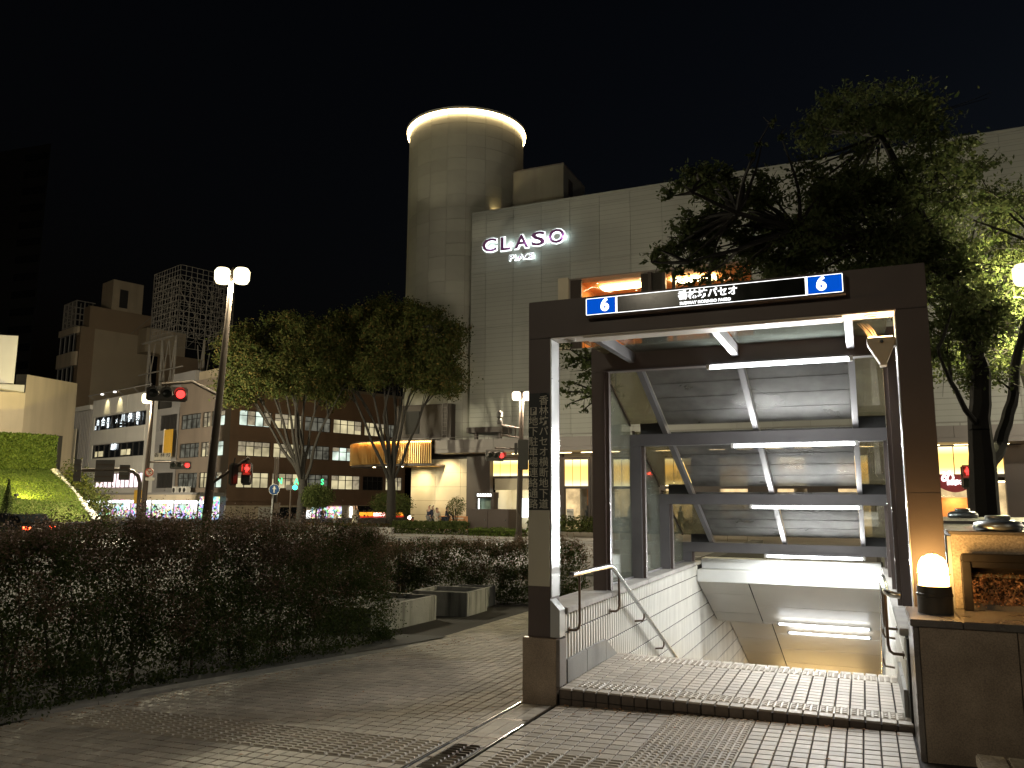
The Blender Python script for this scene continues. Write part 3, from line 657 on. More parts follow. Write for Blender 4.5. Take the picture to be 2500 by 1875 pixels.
MB().box(3.042, 6.0, -.10, -.05, 1.186, 1.236).build('top_rail', M['frame_k'], fr, bev=.006)
MB().box(3.094, 6.0, -.09, -.055, 1.150, 1.184).build('under_rail', M['frame_k'], fr)
sh = thing('dry_shrub', 'dry reddish brown shrub lit by the globe lamp inside the niche', 'shrub', (3.5,.2,.88))
for k in range(46):
    x = 3.10+1.3*random.random(); y = .08+.22*random.random(); p = [Vector((x,y,.86))]
    for q in range(4): p.append(p[-1]+Vector((random.uniform(-.03,.03),random.uniform(-.02,.02),.045)))
    MB().tube(p, [.004,.003,.0025,.002,.001], 5).build('twig', M['twig'], sh)
n = 5200; C = np.stack([3.09+1.3*rng.random(n), .05+.28*rng.random(n), .89+.20*rng.random(n)**1.3], 1); leafmesh('foliage', C, .02, M['dry'], sh, .55)
MB().box(3.05, 6.3, .065, .35, .80, .905).build('soil', M['granite_c'], sh)
def dome(loc, lab):
    t = thing('steel_dome', lab, 'dome cap', loc)
    MB().lathe([(.128,0),(.142,.012),(.146,.03),(.140,.05),(.118,.066),(.09,.072)], loc, 32).build('body', M['steel_b'], t, smooth=True)
    MB().lathe([(.07,.0725),(.074,.078),(.074,.096),(.068,.10),(0,.102)], loc, 28).build('disc', M['steel_b'], t, smooth=True)
M['steel_b'] = princ('brushed_dome_mat', (.42,.43,.43), .33, metal=.85, var=.08, scale=12)
dome((3.29,.14,1.375), 'brushed steel dome with smaller disc on top, at the front edge of the granite block')
dome((3.45,3.75,1.401), 'brushed steel dome at the far end of the granite block top, near the tree trunk')
bn = thing('stone_bench', 'low pale stone slab at the foot of the granite wall', 'bench', (3.6,-1.35,.1))
for (a, b) in ((2.955,3.09),(3.096,3.6),(3.605,4.3)): MB().box(a, b, -1.62, -.97, .19, .25).build('slab', M['granite_l'], bn, bev=.008)
MB().box(3.05, 4.2, -1.5, -1.05, -.02, .189).build('support', M['granite_c'], bn)
# ================================================================ HEDGES AND PLANTERS
def hedge(name, label, A, B, hw, z0, z1, n, leaf, mats, nf=0, fsize=.02, seed=1, stems=26, rough=.16):
    r_ = np.random.default_rng(seed); A = np.array(A, float); B = np.array(B, float); L = np.linalg.norm(B-A); d = (B-A)/L; nrm = np.array([d[1],-d[0]])
    mid = (A+B)/2; t = thing(name, label, 'hedge', (mid[0], mid[1], gz(mid[0], mid[1])))
    ph = r_.random((6,3))*6.28
    def shape(u, an):
        k = np.zeros_like(u)
        for q in range(6): k += np.sin(u*(.9+.8*q)+ph[q,0])*np.sin(an*(1+q%3)+ph[q,1])/(1.2+.5*q)
        return 1+rough*k
    def samp(m, shell):
        u = r_.random(m)*L; an = r_.random(m)*PI*1.12-.06*PI; rr = shape(u, an)*(1-np.abs(r_.normal(0, shell, m)))*(1+.10*(r_.random(m) < .03)*r_.random(m)*1.5)
        e = np.minimum(u, L-u); ef = np.clip(e/(hw*.8), .12, 1)**.35
        co, si = np.cos(an), np.sin(an); ce = np.sign(co)*np.abs(co)**.6; se = np.abs(si)**.55*np.sign(si)
        off = ce*hw*rr*ef; z = z0+np.maximum(.02, se)*(z1-z0)*(.45+.55*rr)*np.where(ef < 1, .85+.15*ef, 1)
        low = r_.random(m) < .28; z = np.where(low, z0+r_.random(m)*(z1-z0)*.55, z)
        P = A+d*u[:,None]+nrm*off[:,None]; g_ = np.array([gz(x,y) for x, y in P]) if m < 4000 else 0.033*np.clip(P[:,0],-6,5)-.011*np.clip(P[:,1],-8,6)
        return np.column_stack([P, z+g_]), (z-z0)/(z1-z0)
    nc = int(L*hw*110); CC, hc = samp(nc, .10); rc = r_.uniform(.10,.24,nc)*(z1-z0)/1.25
    ch = r_.integers(0, nc, int(n*.8)); P = CC[ch]+r_.normal(0, 1, (len(ch),3))*rc[ch][:,None]*.5; P[:,2] = np.maximum(P[:,2], z0-.25)
    redc = (hc+r_.normal(0,.22,nc) > .60)[ch]; leafmesh('foliage', P[~redc], leaf, M[mats[0]], t, .55); leafmesh('foliage', P[redc], leaf*.95, M[mats[1]], t, .55)
    C, h = samp(int(n*.25), .30); leafmesh('foliage', C, leaf*1.3, M[mats[0]], t, .6)
    if nf:
        fc = r_.integers(0, nc, nf); keep = r_.random(nf) < np.clip(.03+.9*hc[fc]**1.8, 0, 1); fc = fc[keep]; dv = r_.normal(0,1,(len(fc),3)); dv[:,2] = np.abs(dv[:,2])*.8; dv /= np.linalg.norm(dv,axis=1)[:,None]
        Cf = CC[fc]+dv*rc[fc][:,None]*r_.uniform(.75,1.15,len(fc))[:,None]; Cl = np.repeat(Cf, 4, 0)+r_.normal(0, fsize*.8, (len(Cf)*4, 3)); leafmesh('flowers', Cl, fsize, M['flower'], t, .8)
    for k in range(stems):
        u = r_.random()*L; o = r_.uniform(-.55,.55)*hw; P = A+d*u+nrm*o; g_ = gz(*P); x, y = P
        p = [Vector((x,y,g_))]
        for q in range(4): p.append(p[-1]+Vector((r_.uniform(-.07,.07), r_.uniform(-.07,.07), (z1-z0)*.22)))
        MB().tube(p, [.014,.011,.009,.006,.003], 5).build('stem', M['stem'], t)
    # loose arching sprays above the clipped line
    S = []
    for k in range(int(L*22)):
        u = r_.random()*L; o = r_.uniform(-.8,.8)*hw; P = A+d*u+nrm*o; b = Vector((P[0], P[1], gz(*P)+z1*.90)); v = Vector((r_.uniform(-.5,.5), r_.uniform(-.5,.5), 1)).normalized(); ln = r_.uniform(.08,.38)*(z1-z0)/1.3
        for q in range(int(14*leaf/.03*0+16)): 
            f = r_.random(); S.append(b+v*ln*f+Vector(r_.normal(0,.014,3)))
    S = np.array([tuple(s) for s in S])
    if nf: sel_ = r_.random(len(S)) < .10; leafmesh('flowers', S[sel_], fsize*1.1, M['flower'], t, .8)
    leafmesh('sprays', S, leaf*.75, M[mats[1]], t, .5)
    return t
hedge('abelia_hedge', 'long flowering hedge with small pale pink blossoms along the plaza kerb', (-4.75,-3.6), (-3.35,2.75), .80, .02, 1.40, 230000, .025, ('leaf_hedge','leaf_red_lit'), 5200, .0165, 3, 34)
hedge('abelia_hedge', 'lower dark flowering hedge behind the concrete planter blocks', (-8.2,7.55), (-2.0,7.3), .62, .02, 1.02, 80000, .032, ('leaf_hedge','leaf_red_lit'), 1500, .018, 5, 20)
m = MB()
for k in range(11):
    y0 = -3.6+k*.6; y1 = y0+.594
    for (a, b) in ((y0, y1),): m.add([(hedge_x(a)-.24,a,gz(-3,a)-.02),(hedge_x(a)-.10,a,gz(-3,a)-.02),(hedge_x(b)-.10,b,gz(-3,b)-.02),(hedge_x(b)-.24,b,gz(-3,b)-.02),(hedge_x(a)-.24,a,gz(-3,a)+.022),(hedge_x(a)-.10,a,gz(-3,a)+.018),(hedge_x(b)-.10,b,gz(-3,b)+.018),(hedge_x(b)-.24,b,gz(-3,b)+.022)], [(0,3,2,1),(4,5,6,7),(0,1,5,4),(1,2,6,5),(2,3,7,6),(3,0,4,7)])
struct(m.build('hedge_kerb', M['kerb']))
m = MB(); sb = [(hedge_x(-3.6)-.24,-3.6),(hedge_x(2.9)-.24,2.9),(-5,3.0),(-6.4,-3.6)]
m.quad(*[(x,y,gz(x,y)+.012) for (x,y) in sb]); struct(m.build('hedge_bed', M['ground']))
def planter(lab, x0, x1, y0, y1, h, rz=0):
    c = ((x0+x1)/2, (y0+y1)/2); z = gz(*c); t = thing('concrete_planter', lab, 'planter', (c[0], c[1], z-.02), rz)
    a, b = (x1-x0)/2, (y1-y0)/2; w = .07
    for (q0,q1,r0,r1) in ((-a,a,-b,-b+w),(-a,a,b-w,b),(-a,-a+w,-b+w+.001,b-w-.001),(a-w,a,-b+w+.001,b-w-.001)): MB().box(q0,q1,r0,r1,0,h).build('wall', M['concrete'], t, local=True, bev=.008)
    MB().box(-a+w, a-w, -b+w, b-w, 0, h-.06).build('soil', M['ground'], t, local=True)
planter('long stained concrete planter block at the end of the flowering hedge', -4.3, -3.36, 2.9, 4.55, .36, -.03)
planter('squarish stained concrete planter block between the two other planters', -4.0, -3.08, 4.95, 5.75, .37, .06)
planter('small dark concrete planter block against the lower hedge', -3.95, -3.30, 5.95, 6.55, .33, .10)
for (px, lab) in ((974,'thin grey bollard standing in the lower hedge next to a second bollard'),(987,'thicker dark bollard standing in the lower hedge next to a second bollard')):
    p = at(px, 1390, 15.5); b = Vector((p.x, p.y, gz(p.x,p.y))); t = thing('bollard', lab, 'bollard', b); r = .035 if px < 980 else .05
    MB().lathe([(r,0),(r,1.12 if px < 980 else .95),(r*.7,1.14 if px < 980 else .97),(0,1.15 if px < 980 else .98)], b, 12).build('post', M['bronze2'], t, smooth=True)
    MB().lathe([(r+.004,.80),(r+.004,.86)], b, 12, None, False).build('band', M['alu'], t)

# ================================================================ TREES
def limb(m, p0, p1, r0, r1, bend=.12, n=7, k=6):
    p0, p1 = Vector(p0), Vector(p1); L = (p1-p0).length; off = Vector((random.uniform(-1,1), random.uniform(-1,1), random.uniform(-.2,.6)))*L*bend
    pts = []; 
    for i in range(n): f = i/(n-1); pts.append(p0.lerp(p1, f)+off*math.sin(f*PI)*.6+Vector((random.gauss(0,1),random.gauss(0,1),0))*L*.008*(0 < i < n-1))
    m.tube(pts, [r0+(r1-r0)*(i/(n-1)) for i in range(n)], k); return pts
def crown_pts(cl, per, flat=.75, hollow=.35):
    out = []
    for (c, r) in cl:
        n = int(per*(r*r)); v = rng.normal(size=(n,3)); v /= np.linalg.norm(v,axis=1)[:,None]; rad = (hollow+(1-hollow)*rng.random(n)**.5)*(1+.18*rng.normal(size=n))
        # ragged: gather leaves into sprays
        k = max(3, n//22); seeds = rng.normal(size=(k,3)); seeds /= np.linalg.norm(seeds,axis=1)[:,None]; ch = rng.integers(0,k,n); v = seeds[ch]+rng.normal(0,.20,(n,3))
        P = np.array(c)+v*(r*rad)[:,None]*np.array([1,1,flat]); out.append(P)
    return np.concatenate(out)
def zelkova(label, px, s, pxw, pys, seed, twoc=False):
    random.seed(seed); b = at(px, 1285, s); b.z = -.5; t = thing('zelkova_tree', label, 'tree', b, group='zelkova trees on the far pavement')
    def P(u, v, ds=0.): return at(u, v, s+ds)
    fork = Vector((b.x, b.y, 2.9)); tm = MB(); limb(tm, b-Vector((0,0,.1)), fork, .36, .28, .02, 8, 10); cl = []; x0, x1 = pxw; y0, y1 = pys; cxp = (x0+x1)/2
    N = 9
    for k in range(N):
        f = k/(N-1)*2-1; u = cxp+f*(x1-x0)*.40+random.uniform(-8,8); v = y1-(y1-y0)*(.38+.24*(1-f*f))+random.uniform(-12,12); ds = random.uniform(-2.4,2.4)*(1-.5*abs(f))
        e = P(u, v, ds); pts = limb(tm, fork+Vector((random.uniform(-.12,.12),random.uniform(-.1,.1),random.uniform(-.5,.2))), e, .12, .03, .10, 8, 6)
        for q in range(4): limb(tm, pts[random.randint(3,6)], P(u+random.uniform(-55,55), v+random.uniform(-70,40), ds+random.uniform(-1.6,1.6)), .04, .01, .1, 5, 4)
    tm.build('trunk', M['bark'], t, smooth=True)
    for k in range(210):
        f = random.uniform(-1,1); top = y0+(y1-y0)*(.06+.30*abs(f)**2.2); bot = y1-(y1-y0)*(.02+.14*(1-abs(f))); g_ = random.random()
        u = cxp+f*(x1-x0)*.47; v = top+(bot-top)*g_; dep = 3.4*math.sqrt(max(.05, 1-f*f)); ds = random.uniform(-dep, dep)
        c = P(u, v, ds); cl.append((tuple(c), random.uniform(.5,1.1)))
    C = crown_pts(cl, 620); sel = rng.random(len(C)) < .16
    leafmesh('crown', C[~sel], .18, M['leaf_zel'], t, .5); leafmesh('crown', C[sel], .16, M['leaf_zel2'], t, .5)
    return t
zelkova('vase shaped zelkova tree by the hanging pedestrian signals', 735, 52.5, (548,845), (755,985), 21)
zelkova('broad zelkova tree with ivy on its trunk before the gold slatted canopy', 952, 53.5, (770,1125), (728,965), 22)

def ptree(name, label, base, limbs, clusters, leaf, mat, per, trunkmat, r0=.22, group=None):
    random.seed(sum(map(ord, label))); t = thing(name, label, 'tree', base); tm = MB()
    for (pts, ra, rb) in limbs:
        for a, b, i in zip(pts, pts[1:], range(9)):
            n = len(pts)-1; limb(tm, a, b, ra+(rb-ra)*i/n, ra+(rb-ra)*(i+1)/n, .06, 6, 8)
    for (c, r) in clusters:
        near = min((p for (pts,_,_) in limbs for p in pts[1:]), key=lambda q: (q-Vector(c)).length); limb(tm, near, c, .035, .008, .12, 6, 4)
        for q in range(3): limb(tm, c, Vector(c)+Vector((random.gauss(0,1),random.gauss(0,1),random.gauss(0,.6)))*r*.8, .012, .004, .1, 4, 3)
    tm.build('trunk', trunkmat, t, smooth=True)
    leafmesh('crown', crown_pts(clusters, per, .62, .2), leaf, mat, t, .45)
    return t
S0 = 13.0
def C_(u, v, r, ds=0.): p = at(u, v, S0+ds); return (tuple(p), r)
base = at(2405, 1270, S0); base.z = gz(base.x, base.y)-.1
f1 = at(2400, 1150, S0); f2 = at(2345, 1000, S0); f3 = at(2270, 850, S0)
L1 = [([base, f1, at(2392,1050,S0), at(2395,900,S0), at(2330,680,S0), at(2230,500,S0-.5), at(2150,330,S0-.6)], .235, .05),
      ([f1, at(2440,1090,S0+.4), at(2475,960,S0+.8), at(2500,800,S0+1), at(2560,600,S0+1.2)], .14, .04),
      ([at(2330,680,S0), at(2150,590,S0-.8), at(1950,560,S0-1.3), at(1800,520,S0-1.6), at(1690,470,S0-1.8)], .08, .02),
      ([at(1950,560,S0-1.3), at(1800,610,S0-1.8), at(1680,640,S0-2)], .05, .015),
      ([at(2395,900,S0), at(2300,760,S0+.8), at(2210,690,S0+1)], .07, .02),
      ([at(2392,1050,S0), at(2320,930,S0-.5), at(2290,850,S0-.8)], .05, .02)]
cl = []
random.seed(5)
def blob(n, u0, u1, v0, v1, r0, r1, ds=1.6):
    for k in range(n): cl.append(C_(random.uniform(u0,u1), random.uniform(v0,v1), random.uniform(r0,r1), random.uniform(-ds,ds)))
blob(26, 1980, 2290, 260, 480, .30, .60); blob(10, 2040, 2230, 215, 300, .25,.45); blob(40, 1860, 2330, 430, 640, .30, .62); blob(26, 2050, 2330, 560, 740, .3, .6)
blob(24, 1680, 1900, 420, 570, .20, .38, .8); blob(18, 1640, 1860, 550, 650, .18, .34, .7); blob(14, 1600, 1780, 590, 690, .16,.30, .6); blob(14, 1780, 2000, 590, 700, .25,.45,.8)
blob(16, 2290, 2420, 720, 940, .25, .5, .8); blob(5, 2300, 2400, 560, 720, .25, .4, .8); blob(8, 2330,2480,330,520,.25,.45,1.2)
for (u, v, r) in ((1645,478,.2),(1672,455,.18),(1610,610,.16),(1590,640,.14),(1735,440,.2),(1905,330,.12),(1880,300,.10),(1860,350,.1),(1845,380,.09)): cl.append(C_(u, v, r, -1.5))
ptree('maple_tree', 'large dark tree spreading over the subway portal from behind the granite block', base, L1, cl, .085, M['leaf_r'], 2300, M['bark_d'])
# second tree further right, lit by the plaza lamp behind it
S0 = 17.5
b2 = at(2560, 1275, S0); b2.z = gz(b2.x, b2.y)-.1
L2 = [([b2, at(2545,1050,S0), at(2500,860,S0), at(2430,740,S0), at(2370,640,S0)], .2, .04), ([at(2545,1050,S0), at(2600,800,S0), at(2650,600,S0)], .14, .05), ([at(2500,860,S0), at(2400,840,S0-.6), at(2320,800,S0-.8)], .06, .02)]
cl = []; blob(46, 2280, 2560, 480, 900, .35, .75, 1.4); blob(16, 2420, 2700, 420, 760, .5, .9, 1.5)
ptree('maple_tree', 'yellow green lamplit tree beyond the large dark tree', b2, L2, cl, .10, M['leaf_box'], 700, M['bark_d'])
# small tree seen between the portal post and the first roof frame
S0 = 19.0
b3 = at(1463, 1275, S0); b3.z = gz(b3.x, b3.y)-.1
L3 = [([b3, at(1465,1080,S0), at(1462,960,S0), at(1440,880,S0)], .10, .03), ([at(1462,960,S0), at(1500,900,S0), at(1540,860,S0)], .05, .02)]
cl = []; blob(16, 1372, 1500, 845, 965, .28, .5, .8); cl.append(C_(1425,1000,.2)); cl.append(C_(1390,985,.2))
ptree('maple_tree', 'small dark tree seen between portal post and first glazed frame', b3, L3, cl, .12, M['leaf_r'], 520, M['bark_d'])
def roundbush(label, px, py, s, rx, rz_, leaf, mat, n, name='round_shrub', stemh=.5):
    b = at(px, py, s); b.z = -.5; t = thing(name, label, 'shrub', b); c = at(px, py, s)
    tm = MB()
    for k in range(7): limb(tm, b, Vector(c)+Vector((random.uniform(-1,1)*rx*.6, random.uniform(-1,1)*rx*.6, random.uniform(-.3,.6)*rz_)), .04, .012, .08, 5, 5)
    tm.build('stems', M['bark'], t)
    v = rng.normal(size=(n,3)); v /= np.linalg.norm(v,axis=1)[:,None]; rr = (.4+.6*rng.random(n)**.5)*(1+.1*rng.normal(size=n)); P = np.array(c)+v*rr[:,None]*np.array([rx,rx,rz_]); leafmesh('foliage', P, leaf, mat, t, .4)
roundbush('rounded pale green willow like shrub beside the first zelkova trunk', 775, 1213, 50, 1.0, .8, .14, M['leaf_box'], 5000)
roundbush('thin light green shrub behind the ivy clad zelkova trunk', 955, 1232, 56, 1.5, .9, .14, M['leaf_box'], 4000)
roundbush('small silvery potted tree before the beige panel wall', 1114, 1236, 52, .62, .62, .11, M['leaf_box'], 1200)
# ================================================================ BIG STORE BUILDING (across the road)
def lined(name, col, rough, pitch, dark=.55, wline=.06, **kw):
    m = princ(name, col, rough, **kw); t = m.node_tree; N, L = t.nodes, t.links; b = N['Principled BSDF']; src = b.inputs['Base Color'].links[0].from_socket
    g_ = N.new('ShaderNodeNewGeometry'); sx = N.new('ShaderNodeSeparateXYZ'); L.new(g_.outputs['Position'], sx.inputs[0])
    a = N.new('ShaderNodeMath'); a.operation = 'DIVIDE'; a.inputs[1].default_value = pitch; L.new(sx.outputs['Z'], a.inputs[0])
    f = N.new('ShaderNodeMath'); f.operation = 'FRACT'; L.new(a.outputs[0], f.inputs[0]); c = N.new('ShaderNodeMath'); c.operation = 'LESS_THAN'; c.inputs[1].default_value = wline; L.new(f.outputs[0], c.inputs[0])
    r = N.new('ShaderNodeMapRange'); r.inputs[3].default_value = 1; r.inputs[4].default_value = dark; L.new(c.outputs[0], r.inputs[0])
    v = N.new('ShaderNodeVectorMath'); v.operation = 'SCALE'; L.new(src, v.inputs[0]); L.new(r.outputs[0], v.inputs['Scale']); L.new(v.outputs[0], b.inputs['Base Color']); return m
M['facade'] = lined('store_facade_mat', (.335,.345,.315), .6, .355, .72, .09, var=.05, scale=.6, obj=.05, stain=.10, sscale=.25)
M['tower'] = princ('tower_panel_mat', (.35,.35,.31), .6, var=.07, scale=.8, obj=.06, stain=.25, sscale=.3)
M['beige_wall'] = princ('beige_wall_mat', (.50,.45,.34), .6, var=.07, scale=1.2, obj=.03)
M['darkbrown'] = princ('dark_brown_cladding_mat', (.045,.034,.029), .5, var=.1, scale=1)
M['greyclad'] = princ('grey_fascia_mat', (.19,.175,.165), .5, var=.06, scale=1)
M['gold'] = princ('gold_fin_mat', (.62,.40,.15), .35, metal=.6, var=.06, scale=4)
M['warm_panel'] = None
def warmpanel():
    m, t, N, L = nodes('lit_paper_panel_mat'); N.remove(N['Principled BSDF']); e = N.new('ShaderNodeEmission'); L.new(e.outputs[0], N['Material Output'].inputs[0])
    tc = N.new('ShaderNodeTexCoord'); s = N.new('ShaderNodeSeparateXYZ'); L.new(tc.outputs['Generated'], s.inputs[0])
    cr = N.new('ShaderNodeValToRGB'); cr.color_ramp.elements[0].position = 0; cr.color_ramp.elements[0].color = (1,.84,.46,1); cr.color_ramp.elements[1].position = 1; cr.color_ramp.elements[1].color = (1,.84,.46,1)
    e1 = cr.color_ramp.elements.new(.25); e1.color = (.92,.56,.15,1); e2 = cr.color_ramp.elements.new(.72); e2.color = (.90,.52,.12,1); L.new(s.outputs['Z'], cr.inputs[0]); L.new(cr.outputs[0], e.inputs[0]); e.inputs[1].default_value = 1.05; m.cycles.emission_sampling = 'NONE'; return m
M['warm_panel'] = warmpanel()      # panel glow is painted paler at the top and bottom edges
M['shop_in'] = emit('glowing_interior_mat', (1,.70,.36), .55, .35, 1.5)  # shop back wall glows by itself, standing in for a lit interior
M['orange_in'] = princ('orange_interior_mat', (.72,.30,.09), .7, var=.12, scale=.5)
M['cool_screen'] = emit('screen_mat', (.92,1,.96), 2.2)
M['rim_light'] = emit('tower_rim_light_mat', (1,.72,.34), 17)
M['letter_purple'] = princ('letter_purple_mat', (.22,.06,.20), .5, var=.05)
M['halo'] = emit('letter_halo_mat', (.88,1,1), 1.5)
M['shopglass'] = glass('shop_glass_mat', (.93,.94,.92), .10, .02)
FX0, FX1, FY, FT = -24.67, 30.0, 47.7, 24.1
st_ = thing('store_building', 'pale panelled department store with a lit round tower and CLASO PLACE lettering', 'building', (-5, 52, -.5))
WIN = (-16.55, -3.6, 12.6, 17.8)
m = MB().holes(FX0+.1, FX1, 5.0, FT-.1, [WIN], 1.2, FY+.06); m.build('wall', M['greyclad'], st_)
m = MB(); m.box(FX0+.1, FX1, FY+9, FY+14, 5, FT-.15); m.box(FX0+.05, FX0+.15, FY+.05, FY+14, 5, FT-.1); m.build('building_core', M['facade'], st_)
m = MB(); m.box(FX0, FX1, FY-.05, FY+.5, FT-.12, FT+.06); m.build('parapet', M['facade'], st_)
cols = [FX0]+[-23.4+2.31*k for k in range(24)]; rows = [5.7,7.8,10.4,14.72,19.07,23.28,FT-.13]
def panel(x0, x1, z0, z1):
    if x1-x0 < .05 or z1-z0 < .05: return
    MB().box(x0+.010, x1-.010, FY-.03, FY+.05, z0+.010, z1-.010).build('facade_panel', M['facade'], st_)
for a, b in zip(cols, cols[1:]):
    for c, d in zip(rows, rows[1:]):
        if b > WIN[0] and a < WIN[1] and d > WIN[2] and c < WIN[3]:
            if d > WIN[3]: panel(a, b, WIN[3]+.05, d)
            if c < WIN[2]: panel(a, b, c, WIN[2]-.05)
            if a < WIN[0]-.9: panel(a, WIN[0]-.82, max(c,WIN[2]-.05), min(d,WIN[3]+.05))
            if b > WIN[1]: panel(WIN[1]+.05, b, max(c,WIN[2]-.05), min(d,WIN[3]+.05))
        else: panel(a, b, c, d)
# upper lounge window
wn = MB().box(-17.36, -16.56, FY-.25, FY+.3, WIN[2]-.1, WIN[3]+.12).build('window_pillar', M['beige_wall'], st_, bev=.02)
m = MB()
for x in (-15.85, -10.6, -9.6, -8.9, -6.4): m.box(x-.12, x+.12, FY+.3, FY+.5, WIN[2], WIN[3])
m.box(-16.55, -15.97, FY+.28, FY+.9, WIN[2], WIN[3]); m.box(-11.3, -9.5, FY+.55, FY+.8, WIN[2], WIN[3]); m.build('window_frame', M['darkbrown'], st_)
MB().box(-15.97, WIN[1], FY+.36, FY+.39, WIN[2], WIN[3]).build('pane', M['shopglass'], st_)
lo = MB(); lo.quad((-16,FY+8,12),(-3,FY+8,12),(-3,FY+8,18),(-16,FY+8,18)); lo.quad((-16.2,FY+.5,17.9),(-3,FY+.5,17.9),(-3,FY+8,17.9),(-16.2,FY+8,17.9)); lo.quad((-16.2,FY+.5,12),(-16.2,FY+8,12),(-16.2,FY+8,18),(-16.2,FY+.5,18)); lo.build('lounge_interior', M['orange_in'], st_)
m = MB()
for (x, y) in ((-13.4,FY+3.2),(-8,FY+3.2)): m.box(x-1.6, x+1.6, y-.6, y+.6, 17.70, 17.78)
m.build('lounge_ceiling_light', emit('lounge_light_mat', (1,.72,.36), 14), st_)
m = MB()
for k in range(120): x = -15.7+k*.1; m.lathe([(0,-.03),(.016,0),(0,.03)], (x, FY+.9+.1*math.sin(k*.7), 17.05+.22*math.sin(k*.23)+random.uniform(-.05,.05)), 5)
for k in range(9): m.lathe([(0,-.02),(.06,0),(0,.02)], (-15+1.1*k, FY+2+(k%3)*1.5, 17.86), 6)
m.build('string_lights', emit('string_light_mat', (1,.82,.5), 5), st_)
# lettering with white halo
LY = FY-.16
def halo(s, px0, px1, py, h, bold, hb, par):
    a, b = onY(px0, py[0], LY), onY(px1, py[1], LY); c = (a+b)/2; wd = b.x-a.x
    for ch, (u0, u1, v0, v1) in s:
        p0, p1 = onY(u0, v1, LY), onY(u1, v0, LY); pc = (p0+p1)/2
        for (nm, mt, bo, yy) in (('halo', M['halo'], hb, .09), ('letter', M['letter_purple'], bold, 0)):
            me = text_mesh(ch, 1., bo, .02); me.materials.append(mt); xs_ = [v.co.x for v in me.vertices]; zs_ = [v.co.y for v in me.vertices]
            o = bpy.data.objects.new(nm, me); COL.objects.link(o); o.parent = par; pad = .10 if nm == 'halo' else 0
            kx = (p1.x-p0.x+pad)/(max(xs_)-min(xs_)); kz = (p1.z-p0.z+pad)/(max(zs_)-min(zs_)); mx, mz = (max(xs_)+min(xs_))/2, (max(zs_)+min(zs_))/2
            Mx = Matrix.Translation((pc.x, LY+yy, pc.z)) @ FRONT.to_4x4() @ Matrix.Diagonal((kx,kz,1,1)) @ Matrix.Translation((-mx,-mz,0)); o.matrix_basis = basis(par).inverted() @ Mx
let = thing('store_sign', 'purple halo lit CLASO PLACE lettering fixed to the store facade', 'sign', onY(1275, 590, LY))
q = lambda x, y: (940+x/2.765, 220+y/2.765)
def box4(x0, x1, y0, y1): a, b = q(x0,y0), q(x1,y1); return (a[0], b[0], a[1], b[1])
halo([('C', box4(656,752,995,1098)),('L', box4(780,848,985,1085)),('A', box4(874,968,968,1072)),('S', box4(988,1080,948,1055)),('O', box4(1104,1212,928,1040))], 1176, 1381, (600,575), 1, .022, .075, let)
halo([('P', box4(840,868,1112,1148)),('L', box4(876,896,1110,1145)),('A', box4(900,935,1106,1142)),('C', box4(938,970,1102,1138)),('E', box4(976,998,1098,1135))], 1243, 1305, (620,615), 1, .004, .022, let)
for x in (-22.9,-21.3,-19.8,-18.2,-16.9): lamp('POINT', 'halo_glow', (x, FY-.24, 21.1), 10, (.80,1,1), let, size=.12)
for x in (-20.6,-19.4): lamp('POINT', 'halo_glow', (x, FY-.22, 19.9), 4, (.80,1,1), let, size=.1)
# round tower
TC, TR, TT = Vector((-28.0,53.0,0)), 5.02, 33.45
MB().lathe([(TR-.06,5),(TR-.06,TT)], TC, 72).build('tower_core', M['greyclad'], st_)
NA = 20; da = 2*PI/NA; RH = 1.035
def arc_panel():
    m = MB(); n = 5; vs = []; fs = []
    for j, z in enumerate((.008, RH-.008)):
        for i in range(n): a = -da/2+.0016+(da-.0032)*i/(n-1); vs.append((TR*math.cos(a), TR*math.sin(a), z))
    for i in range(n-1): fs.append((i, i+1, n+i+1, n+i))
    b = len(vs); vs += [(v[0]*(TR-.05)/TR, v[1]*(TR-.05)/TR, v[2]) for v in vs[:2*n]]
    fs += [(i, b+i, b+i+1, i+1) for i in range(n-1)]+[(n+i, n+i+1, b+n+i+1, b+n+i) for i in range(n-1)]+[(0,n,b+n,b),(n-1,b+n-1,b+2*n-1,2*n-1)]
    m.add(vs, fs); return m
ME_tp = mesh_only(arc_panel(), 'tower_panel', M['tower'], smooth=True)
toward = math.atan2(CAMP.y-TC.y, CAMP.x-TC.x); tc_l = TC-Vector(st_.location)
for i in range(10):
    for j in range(27): inst(ME_tp, 'tower_panel', st_, tc_l+Vector((0,0,TT-RH*(j+1))), (random.gauss(0,.0012),random.gauss(0,.0012), toward+da*(i-4.5)))
MB().lathe([(TR-.2,TT),(TR+.02,TT),(TR+.26,TT+.05),(TR+.30,TT+.22),(TR+.05,TT+.26),(0,TT+.26)], TC, 72).build('tower_cap', M['tower'], st_, smooth=True)
MB().lathe([(TR+.10,TT-.16),(TR+.20,TT-.16),(TR+.20,TT+.03),(TR+.10,TT+.03),(TR+.10,TT-.16)], TC, 72, None, False).build('rim_light', M['rim_light'], st_, smooth=True)
# roof box
rb = MB().box(-24.3, -18.55, 52, 57.5, FT-.2, 28.95).build('roof_box', M['tower'], st_)
MB().box(-18.53, -18.47, 53.2, 54.1, 26.7, 28.1).build('vent_window', M['darkbrown'], rb)
MB().box(-24.35, -18.5, 51.95, 57.5, 28.951, 29.05).build('roof_edge', M['greyclad'], rb)
lamp('SPOT', 'roof_uplight', (-23.9,50.2,24.6), 420, (1,.72,.3), st_, size=.2, rot=(math.radians(160),0,math.radians(50)), spot_size=1.6, spot_blend=.8)
MB().box(-24.0,-23.75,50.0,50.3,FT,24.5).build('roof_uplight_housing', M['darkbrown'], st_)
